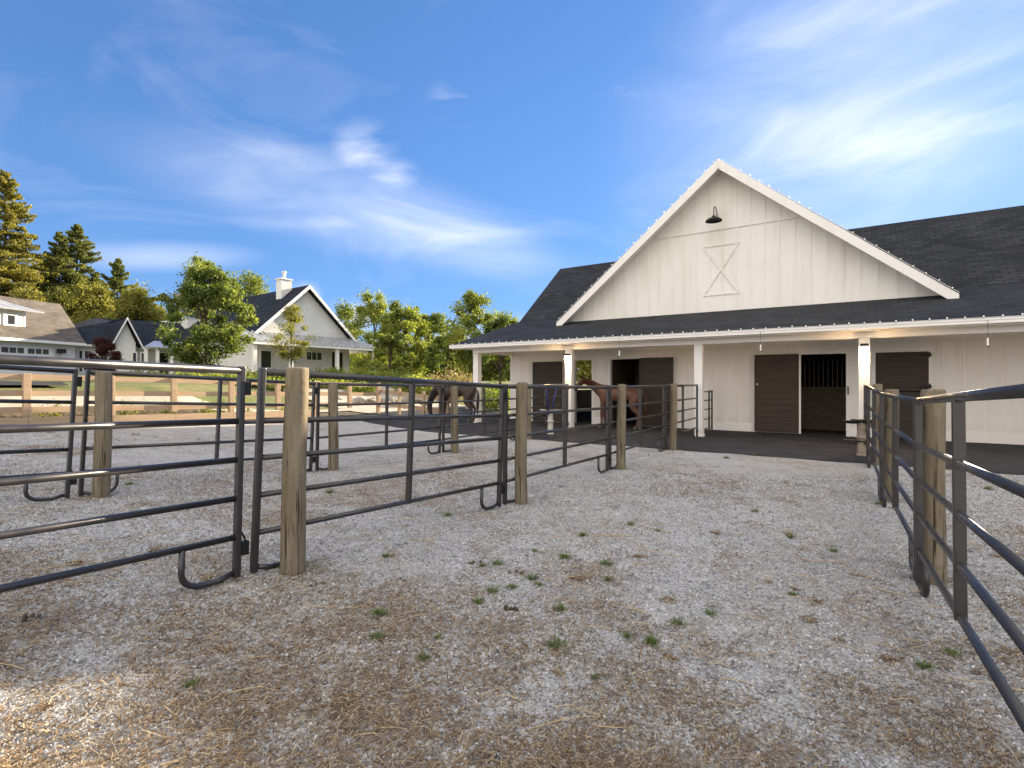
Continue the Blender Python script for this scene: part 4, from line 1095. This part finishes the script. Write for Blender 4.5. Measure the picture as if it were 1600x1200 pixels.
# the leafy tree in front of the houses
x, y, z = at(322, 27)
tree('leafy_tree', x, y, z, top_h(414, 27, z), 2.35, 'large leafy green tree in front of the houses', 'leaf_green', 21000, .20, .13, .10, 64, None, shape='egg', spread=.115)
x, y, z = at(455, 32); tree('thin_tree', x, y, z, top_h(482, 32, z), 1.25, 'thin yellowish young tree in front of the metal porch roof', 'leaf_olive', 4200, .13, .05, .25, 34, None, shape='egg', spread=.12)
x, y, z = at(166, 33); tree('red_maple_shrub', x, y, z, top_h(533, 33, z), 1.15, 'dark red leafy shrub against the low white wing', 'leaf_red', 9000, .13, .05, .02, 40, None, cat='shrub')
# hedge and shrubs along the bank
def shrub(name, xp, ytop, D, rx, label, m, n=3500, size=.10, cat='shrub', group=None, rz=None):
    x, y, z = at(xp, D); h = max(.25, top_h(ytop, D, z))
    t = thing(name, label, cat, (x, y, z), group=group)
    C = jitter_clumps(np.array([x, y, z + h * .45]), (rx, rx, h * .5), 22)
    idx = rng.integers(0, 22, n); P = C[idx] + rng.normal(size=(n, 3)) * .16 * max(rx, h)
    P[:, 2] = np.maximum(P[:, 2], z + .02)
    array_mesh('foliage', leaf_quads(P, size), 4, m, t, np.clip(rng.normal(.5, .22, n) + rng.normal(0, .12, 22)[idx], 0, 1))
ORD = ['first', 'second', 'third', 'fourth', 'fifth', 'sixth', 'seventh', 'eighth', 'ninth', 'tenth', 'eleventh', 'twelfth', 'thirteenth', 'fourteenth', 'fifteenth', 'sixteenth', 'seventeenth', 'eighteenth', 'nineteenth', 'twentieth', 'twenty-first', 'twenty-second']
hx = [(385, 586, 31), (425, 585, 31.5), (500, 582, 33), (530, 581, 34), (560, 582, 34), (590, 584, 33), (620, 588, 32)]
for i, (xp, yt, D) in enumerate(hx):
    shrub('hedge_shrub', xp, yt, D, 1.1, ORD[i] + ' shrub from the left in the light green hedge before the house porch', 'leaf_yellow', 3800, .12, 'shrub', 'hedge shrubs before the house porch')
shrub('flowering_shrub', 700, 583, 30, 1.6, 'pinkish flowering mound behind the bay horse', 'leaf_pink', 5000, .13)
shrub('flowering_shrub', 650, 592, 29, 1.2, 'green mound left of the pinkish mound', 'leaf_yellow', 4000, .13)
for i, (xp, yt, D) in enumerate(((215, 592, 25), (260, 590, 25), (300, 592, 25), (350, 594, 24), (390, 596, 24), (440, 598, 24.5), (480, 600, 26), (520, 602, 27), (560, 606, 27))):
    shrub('border_plant', xp, yt, D, .85, ORD[i] + ' low green plant from the left on the bank behind the plank fence', 'leaf_yellow', 2200, .12, 'plant', 'low plants on the bank behind the plank fence')
for xp, yt, D, wh in ((765, 600, 27, 'left'), (780, 606, 25, 'right')):
    shrub('border_plant', xp, yt, D, .8, wh + ' low dark green plant seen under the porch end', 'leaf_green', 2500, .12, 'plant', 'low plants under the porch end')
# thin dry plants just behind the fence
for pi_, Y in enumerate((4.6, 5.9, 7.3, 8.0, 8.9, 9.6, 10.6, 11.3)):
    x, y = -17.0, Y; z = H(x, y)
    t = thing('bank_plant', ORD[pi_] + ' sparse dry plant from the camera end behind the fence boards', 'plant', (x, y, z), group='sparse plants behind the fence boards')
    P = np.array([x, y, z]) + np.abs(rng.normal(size=(260, 3))) * np.array([.1, .22, .22]) * np.array([1, rng.choice([-1, 1]), 1])
    array_mesh('foliage', leaf_quads(P, .09, .3, .8), 4, 'leaf_olive', t, rng.uniform(0, 1, 260))
# boulders
def boulder(x, y, z, r, seed, lab='pale boulder'):
    rr = np.random.default_rng(seed); import bmesh
    bm = bmesh.new(); bmesh.ops.create_icosphere(bm, subdivisions=2, radius=r)
    k = rr.normal(size=(6, 3)); k /= np.linalg.norm(k, axis=1)[:, None]
    for v in bm.verts:
        n = v.co.normalized()
        for q in k:
            d = n.dot(Vector(q))
            if d > .55: v.co -= Vector(q) * (d - .55) * r * .8
        v.co.z *= .7; v.co.x *= 1.2
    me = bpy.data.meshes.new('boulder'); bm.to_mesh(me); bm.free(); me.materials.append(MATS['rock'])
    o = bpy.data.objects.new('boulder', me); COL.objects.link(o); o.location = (x, y, z)
    tag(o, ORD[seed] + ' pale boulder from the left in the rock edging behind the fence', 'boulder', 'pale boulders edging the bank')
for i in range(17):
    D = 24.5 + rng.uniform(-.5, .5); xp = 505 + i * 10.5 + rng.uniform(-2, 2)
    p = Wp(xp, 626 + rng.uniform(-2, 3), D); boulder(p.x, p.y, p.z, rng.uniform(.20, .34), i)

# ------------------------------------------------------------------ horses
def skin_body(name, V, E, Rr, root, m, parent, sub=2):
    me = bpy.data.meshes.new(name); me.from_pydata([tuple(v) for v in V], E, [])
    o = bpy.data.objects.new(name, me); COL.objects.link(o)
    o.modifiers.new('skin', 'SKIN').use_smooth_shade = True
    for i, r in enumerate(Rr):
        sv = me.skin_vertices[0].data[i]; sv.radius = r if hasattr(r, '__len__') else (r, r); sv.use_root = (i == root)
    sb = o.modifiers.new('sub', 'SUBSURF'); sb.levels = sub; sb.render_levels = sub
    dg = bpy.context.evaluated_depsgraph_get(); ev = o.evaluated_get(dg)
    me2 = bpy.data.meshes.new_from_object(ev); me2.name = name
    bpy.data.objects.remove(o)
    for p in me2.polygons: p.use_smooth = True
    me2.materials.clear(); me2.materials.append(MATS[m])
    o2 = bpy.data.objects.new(name, me2); COL.objects.link(o2); o2.parent = parent
    return o2
def horse(x, y, z, heading, label, coat, hair, head='up', scale=1.0, socks=None):
    """local frame: +x is forward, z up; heading in radians about z"""
    t = thing('horse', label, 'horse', (x, y, z), (0, 0, heading)); t.scale = (scale,) * 3
    V = []; R = []; E = []
    def add(p, r, prev=None):
        V.append(p); R.append(r); i = len(V) - 1
        if prev is not None: E.append((prev, i))
        return i
    croup = add((-.62, 0, 1.27), (.24, .26))
    loin = add((-.30, 0, 1.25), (.26, .25), croup)
    mid = add((.08, 0, 1.20), (.28, .28), loin)
    chest = add((.45, 0, 1.22), (.25, .30), mid)
    nb = add((.68, 0, 1.34), (.17, .21), chest)
    tail = add((-.84, 0, 1.22), (.13, .14), croup)
    if head == 'up':
        n1 = add((.92, 0, 1.50), (.11, .17), nb); n2 = add((1.13, 0, 1.64), (.09, .13), n1); poll = add((1.27, 0, 1.68), (.085, .105), n2)
        hd = add((1.40, 0, 1.58), (.09, .115), poll); hm = add((1.53, 0, 1.44), (.070, .085), hd); ms = add((1.63, 0, 1.31), (.062, .066), hm)
    else:
        n1 = add((.90, 0, 1.16), (.12, .18), nb); n2 = add((1.06, 0, .88), (.10, .14), n1); poll = add((1.12, 0, .66), (.09, .11), n2)
        hd = add((1.12, 0, .50), (.09, .115), poll); hm = add((1.08, 0, .32), (.07, .085), hd); ms = add((1.05, 0, .17), (.06, .065), hm)
    for s in (-1, 1):
        # front leg
        a = add((.50, s * .15, 1.00), (.13, .12), chest); b = add((.53, s * .17, .74), (.085, .09), a)
        k = add((.56, s * .17, .48), (.062, .062), b); c = add((.56, s * .17, .28), (.040, .045), k); f = add((.57, s * .17, .12), (.048, .05), c); add((.62, s * .17, .03), (.055, .055), f)
        # hind leg
        a = add((-.60, s * .16, .98), (.17, .13), croup); st = add((-.48, s * .18, .78), (.12, .10), a)
        g = add((-.70, s * .18, .56), (.068, .062), st); c = add((-.74, s * .18, .50), (.058, .055), g)
        c2 = add((-.70, s * .18, .28), (.042, .044), c); f = add((-.68, s * .18, .12), (.05, .05), c2); add((-.62, s * .18, .03), (.055, .055), f)
    skin_body('body', V, E, R, 2, coat, t)
    hp = V[poll]; hh = V[hd]
    for s in (-1, 1):
        e = MB(); base = Vector(hp) + Vector((0, s * .06, .05))
        e.add([base + Vector((-.025, 0, 0)), base + Vector((.03, s * .02, 0)), base + Vector((0, s * .035, 0)), base + Vector((.005, s * .02, .15))], [(0, 1, 3), (1, 2, 3), (2, 0, 3), (0, 2, 1)])
        e.build('ear', coat, t, local=True)
        fwd = Vector(hh).lerp(Vector(V[hm]), .15); c = Vector((fwd.x, s * .082, fwd.z + .02))
        MB().tube([c + Vector((-.02, 0, 0)), c + Vector((0, s * .006, 0)), c + Vector((.02, 0, 0))], [.006, .02, .006], 8).build('eye', 'eye', t, local=True, smooth=True)
        nn = Vector(V[ms]) + Vector((.02, s * .05, -.01)); MB().tube([nn, nn + Vector((.015, s * .012, -.01))], [.016, .008], 8).build('nostril', 'hair_black', t, local=True)
    # mane: strands down one side of the crest
    mn = []
    crest = [Vector(V[i]) + Vector((0, 0, R[i][1] * .85)) for i in (nb, n1, n2, poll)]
    for i in range(900):
        f = rng.uniform(0, 2.999); i0 = int(f); p = crest[i0].lerp(crest[i0 + 1], f - i0)
        L = rng.uniform(.10, .24); o = Vector((rng.normal(0, .02), 0, 0)); q = p + Vector((0, .02, 0)); dwn = Vector((rng.normal(-.02, .03), .10 + rng.uniform(0, .05), -L))
        w_ = Vector((.012, 0, 0)); mn += [q + o - w_, q + o + w_, q + o + dwn + w_ * .3, q + o + dwn - w_ * .3]
    array_mesh('mane', np.array([tuple(v) for v in mn]) , 4, hair, None).parent = t
    tl = MB(); T0 = Vector((-.90, 0, 1.22))
    for i in range(46):
        a = rng.uniform(0, 2 * PI); r_ = rng.uniform(0, .05); L = rng.uniform(.65, .95)
        tl.tube([T0, T0 + Vector((-.045 + r_ * .5 * math.cos(a), r_ * .6 * math.sin(a), -.18)), T0 + Vector((-.03 + 1.0 * r_ * math.cos(a), 1.0 * r_ * math.sin(a), -L * .6)), T0 + Vector((-.0 + r_ * math.cos(a), r_ * math.sin(a), -L))], [.02, .016, .012, .003], 4)
    tl.build('tail', hair, t, local=True, smooth=True)
    for (hxp, hy) in ((.64, .17), (.64, -.17), (-.60, .18), (-.60, -.18)):
        MB().tube([(hxp - .01, hy, 0), (hxp - .01, hy, .035), (hxp - .025, hy, .085)], [.075, .068, .054], 12).build('hoof', 'hoof', t, local=True, smooth=True)
    return t
horse(-6.75, 16.55, FL, PI + .12, 'chestnut horse standing on the porch before the open stall door', 'coat_chestnut', 'hair_chestnut', 'up', .97)
hp2 = Wp(712, 597, 19.6)
horse(hp2.x, hp2.y, H(hp2.x, hp2.y) + .03, math.radians(195), 'dark bay horse with lowered head near the left porch post', 'coat_bay', 'hair_black', 'down', .98)

# ------------------------------------------------------------------ ground litter
def on_ground(n, D0, D1, power=1.6, margin=1.12):
    D = D0 + (D1 - D0) * rng.uniform(0, 1, n) ** power; u = rng.uniform(-1, 1, n) * margin
    Xc = u * D; X = CT * Xc - ST * D; Y = ST * Xc + CT * D
    k = (X > -15.9) & (Y < 12.2); return X[k], Y[k]
def fbm(X, Y, s, seed): return .55 * vnoise(X, Y, s, seed) + .28 * vnoise(X, Y, s * 2.3, seed + 1) + .17 * vnoise(X, Y, s * 5.1, seed + 2)
# loose stones
X, Y = on_ground(150000, 1.7, 9, 1.5)
n = len(X); Z = hgt(X, Y); s = rng.uniform(.003, .0075, n) * (1 + .1 * np.hypot(X, Y))
d = rng.normal(size=(n, 3)) * .3
base = np.stack([X, Y, Z], 1)
v = []
for k in range(4):
    a = k * PI / 2 + rng.uniform(0, 1, n)
    v.append(base + np.stack([np.cos(a) * s * rng.uniform(.8, 1.4, n), np.sin(a) * s, -s * .2 + s * .5 * rng.uniform(0, 1, n)], 1))
top = base + np.stack([rng.normal(0, .25, n) * s, rng.normal(0, .25, n) * s, s * rng.uniform(.7, 1.2, n)], 1)
tri = []
for k in range(4): tri.append(np.stack([v[k], v[(k + 1) % 4], top], 1))
co = np.stack(tri, 1).reshape(-1, 3)
val = np.clip(rng.beta(2, 2.4, n), 0, 1)
o = array_mesh('loose_gravel', co, 3, 'stone_mix', None, np.repeat(val, 4), 'stuff')
# straw and dry litter, gathered in drifts
X, Y = on_ground(600000, 1.7, 13, 1.55)
dens = .8 * fbm(X, Y, .55, 5) + .55 * fbm(X, Y, 3.1, 9) + .14 * np.clip((-X) / 3, -.3, 1) * np.clip((6 - Y) / 5, 0, 1)
k = rng.uniform(0, 1, len(X)) < np.clip((dens - .64) * 1.7, .03, .62)
X, Y = X[k], Y[k]
k = rng.permutation(len(X))[:150000]; X, Y = X[k], Y[k]
n = len(X); Z = hgt(X, Y) + rng.uniform(.002, .012, n); dist = np.hypot(X, Y)
L = rng.uniform(.010, .034, n) * (1 + .05 * dist) * np.where(rng.uniform(0, 1, n) < .04, 2.8, 1); wd = rng.uniform(.0006, .0016, n) * (1 + .22 * dist)
a = rng.uniform(0, PI, n); dx, dy = np.cos(a) * L / 2, np.sin(a) * L / 2; nx, ny = -np.sin(a) * wd, np.cos(a) * wd; tl = rng.normal(0, .16, n) * L
q = np.stack([np.stack([X - dx - nx, Y - dy - ny, Z - tl], 1), np.stack([X + dx - nx, Y + dy - ny, Z + tl], 1), np.stack([X + dx + nx, Y + dy + ny, Z + tl + .001], 1), np.stack([X - dx + nx, Y - dy + ny, Z - tl + .001], 1)], 1).reshape(-1, 3)
q[:, 2] = np.maximum(q[:, 2], hgt(q[:, 0], q[:, 1]) + .001)
array_mesh('straw_litter', q, 4, 'straw_mix', None, np.clip(rng.beta(1.7, 2.0, n), 0, 1), 'stuff')
# small weeds rooted in the gravel
def weed(xp, yp, s, label, m, group, flat=.5, n=70):
    # ray to the ground
    D = FX * 1.4 / max(20, yp - HZ)
    for _ in range(6):
        p = Wp(xp, yp, D); D = FX * (1.6 - H(p.x, p.y)) / (yp - HZ)
    p = Wp(xp, yp, D); z = H(p.x, p.y)
    t = thing('weed', label, 'weed', (p.x, p.y, z), group=group)
    q = []
    for i in range(n):
        a = rng.uniform(0, 2 * PI); r = s * rng.uniform(.3, 1.5); up = s * flat * rng.uniform(.3, 1.2); w = s * .045
        c = Vector((p.x + rng.normal(0, .25) * s, p.y + rng.normal(0, .25) * s, z)); d = Vector((math.cos(a), math.sin(a), 0)); nn = Vector((-d.y, d.x, 0)) * w
        e = c + d * r * .6 + Vector((0, 0, up)); q += [tuple(c - nn * .3), tuple((c + e) / 2 - nn), tuple(e), tuple((c + e) / 2 + nn)]
    array_mesh('leaf_blades', np.array(q), 4, m, t, rng.uniform(0, 1, n))
G = 'small green weeds in the gravel'
def banded(L, noun):
    """labels by place: a distance band, then the order from the left"""
    out = {}
    for lo, hi, nm in ((940, 9999, 'near the bottom of the photo'), (840, 940, 'in the middle of the gravel'), (0, 840, 'in the far gravel')):
        for k, p in enumerate(sorted(q for q in L if lo <= q[1] < hi)): out[p] = ORD[k] + ' ' + noun + ' from the left ' + nm
    return [(p[0], p[1], out[p]) for p in L]
for i, (xp, yp, lb) in enumerate(banded(sorted(set(((590, 998), (593, 962), (685, 997), (755, 885), (778, 882), (800, 919), (768, 925), (842, 915), (832, 905), (748, 942), (875, 953), (948, 883), (882, 872), (910, 838), (950, 907), (1018, 1007), (980, 996), (1060, 975), (1028, 830), (1303, 862), (1018, 1004), (1445, 1043), (1487, 1023), (1375, 788), (1110, 960), (602, 870), (700, 806), (835, 862), (870, 1010), (1180, 800), (1235, 840), (1135, 716), (1180, 712), (1285, 706), (985, 820), (515, 770), (203, 758), (300, 1070), (95, 650), (1545, 765), (1240, 930), (660, 1030), (930, 1060), (1590, 1100)))), 'small green weed')):
    weed(xp, yp, float(rng.uniform(.04, .085)) if yp > 780 else .10, lb, 'weed', G)
G = 'dry straw tufts on the gravel'
for i, (xp, yp, lb) in enumerate(banded(sorted(set(((610, 868), (1045, 938), (1115, 833), (1235, 835), (1240, 920), (1275, 940), (1310, 1000), (1265, 970), (1200, 910), (1050, 1030), (875, 760), (430, 1010), (345, 1020), (330, 905), (240, 860), (120, 880), (540, 1100), (870, 1050), (1390, 1030), (1580, 1020), (1560, 870), (70, 1105), (1000, 870), (900, 905), (745, 780), (1340, 900)))), 'dry straw tuft')):
    weed(xp, yp, float(rng.uniform(.05, .10)), lb, 'straw_mix', G, .18, 110)
def base_tuft(x, y, label):
    z = H(x, y); t = thing('post_weed', label, 'weed', (x, y, z), group='dry weeds growing round the post feet'); q = []
    for i in range(70):
        a = rng.uniform(0, 2 * PI); r0 = .095 + abs(rng.normal(0, .03)); c = Vector((x + r0 * math.cos(a), y + r0 * math.sin(a), z - .005)); d = Vector((math.cos(a + rng.normal(0, .8)), math.sin(a + rng.normal(0, .8)), 0))
        e = c + d * rng.uniform(.02, .08) + Vector((0, 0, rng.uniform(.01, .055))); nn = Vector((-d.y, d.x, 0)) * .003; q += [tuple(c - nn), tuple((c + e) / 2 - nn), tuple(e), tuple((c + e) / 2 + nn)]
    array_mesh('leaf_blades', np.array(q), 4, 'straw_mix' if rng.uniform() < .6 else 'weed', t, rng.uniform(0, 1, 70))
for Ps_, row in ((P1, 'middle'), (P2, 'far'), (P3, 'right')):
    for i, p in enumerate(Ps_): base_tuft(p[0], p[1], 'dry weeds at the foot of the ' + ORD[i] + ' wooden post of the ' + row + ' row')
sk = MB()
for i in range(210):
    D = rng.uniform(1.9, 6.0) ; u = rng.uniform(-1, 1) ; Xc = u * D; x, y = CT * Xc - ST * D, ST * Xc + CT * D
    L = rng.uniform(.06, .24) if i % 6 else rng.uniform(.25, .5); a = rng.uniform(0, PI); cv = rng.normal(0, .5)
    pts = []
    for k in range(5):
        f = k / 4 - .5; xx = x + math.cos(a + cv * f) * L * f; yy = y + math.sin(a + cv * f) * L * f; pts.append((xx, yy, H(xx, yy) + .006 + .012 * (1 - 4 * f * f) * rng.uniform(.2, 1)))
    sk.tube(pts, .0016 + .0004 * D, 3, cap=False)
sko = sk.build('straw_stalks', 'straw', kind='stuff')
for i, (xp, yp) in enumerate(((34, 973), (796, 928), (745, 858), (812, 870))):
    D = FX * 1.4 / (yp - HZ); p = Wp(xp, yp, D); z = H(p.x, p.y)
    mb = MB()
    for k in range(5):
        c = Vector((p.x + rng.normal(0, .03), p.y + rng.normal(0, .03), z + .006)); mb.tube([c + Vector((-.017, 0, 0)), c + Vector((-.007, .002, .005)), c + Vector((.007, -.002, .006)), c + Vector((.017, 0, .001))], [.003, .011, .012, .003], 7)
    tag(mb.build('dropping', 'soil', smooth=True), ('dark dropping on the gravel at the lower left edge', 'dark dropping among weeds in the middle of the aisle', 'dark dropping behind the weeds in the aisle', 'dark dropping between the near weeds and the second post')[i], 'dropping', 'dark droppings on the gravel')
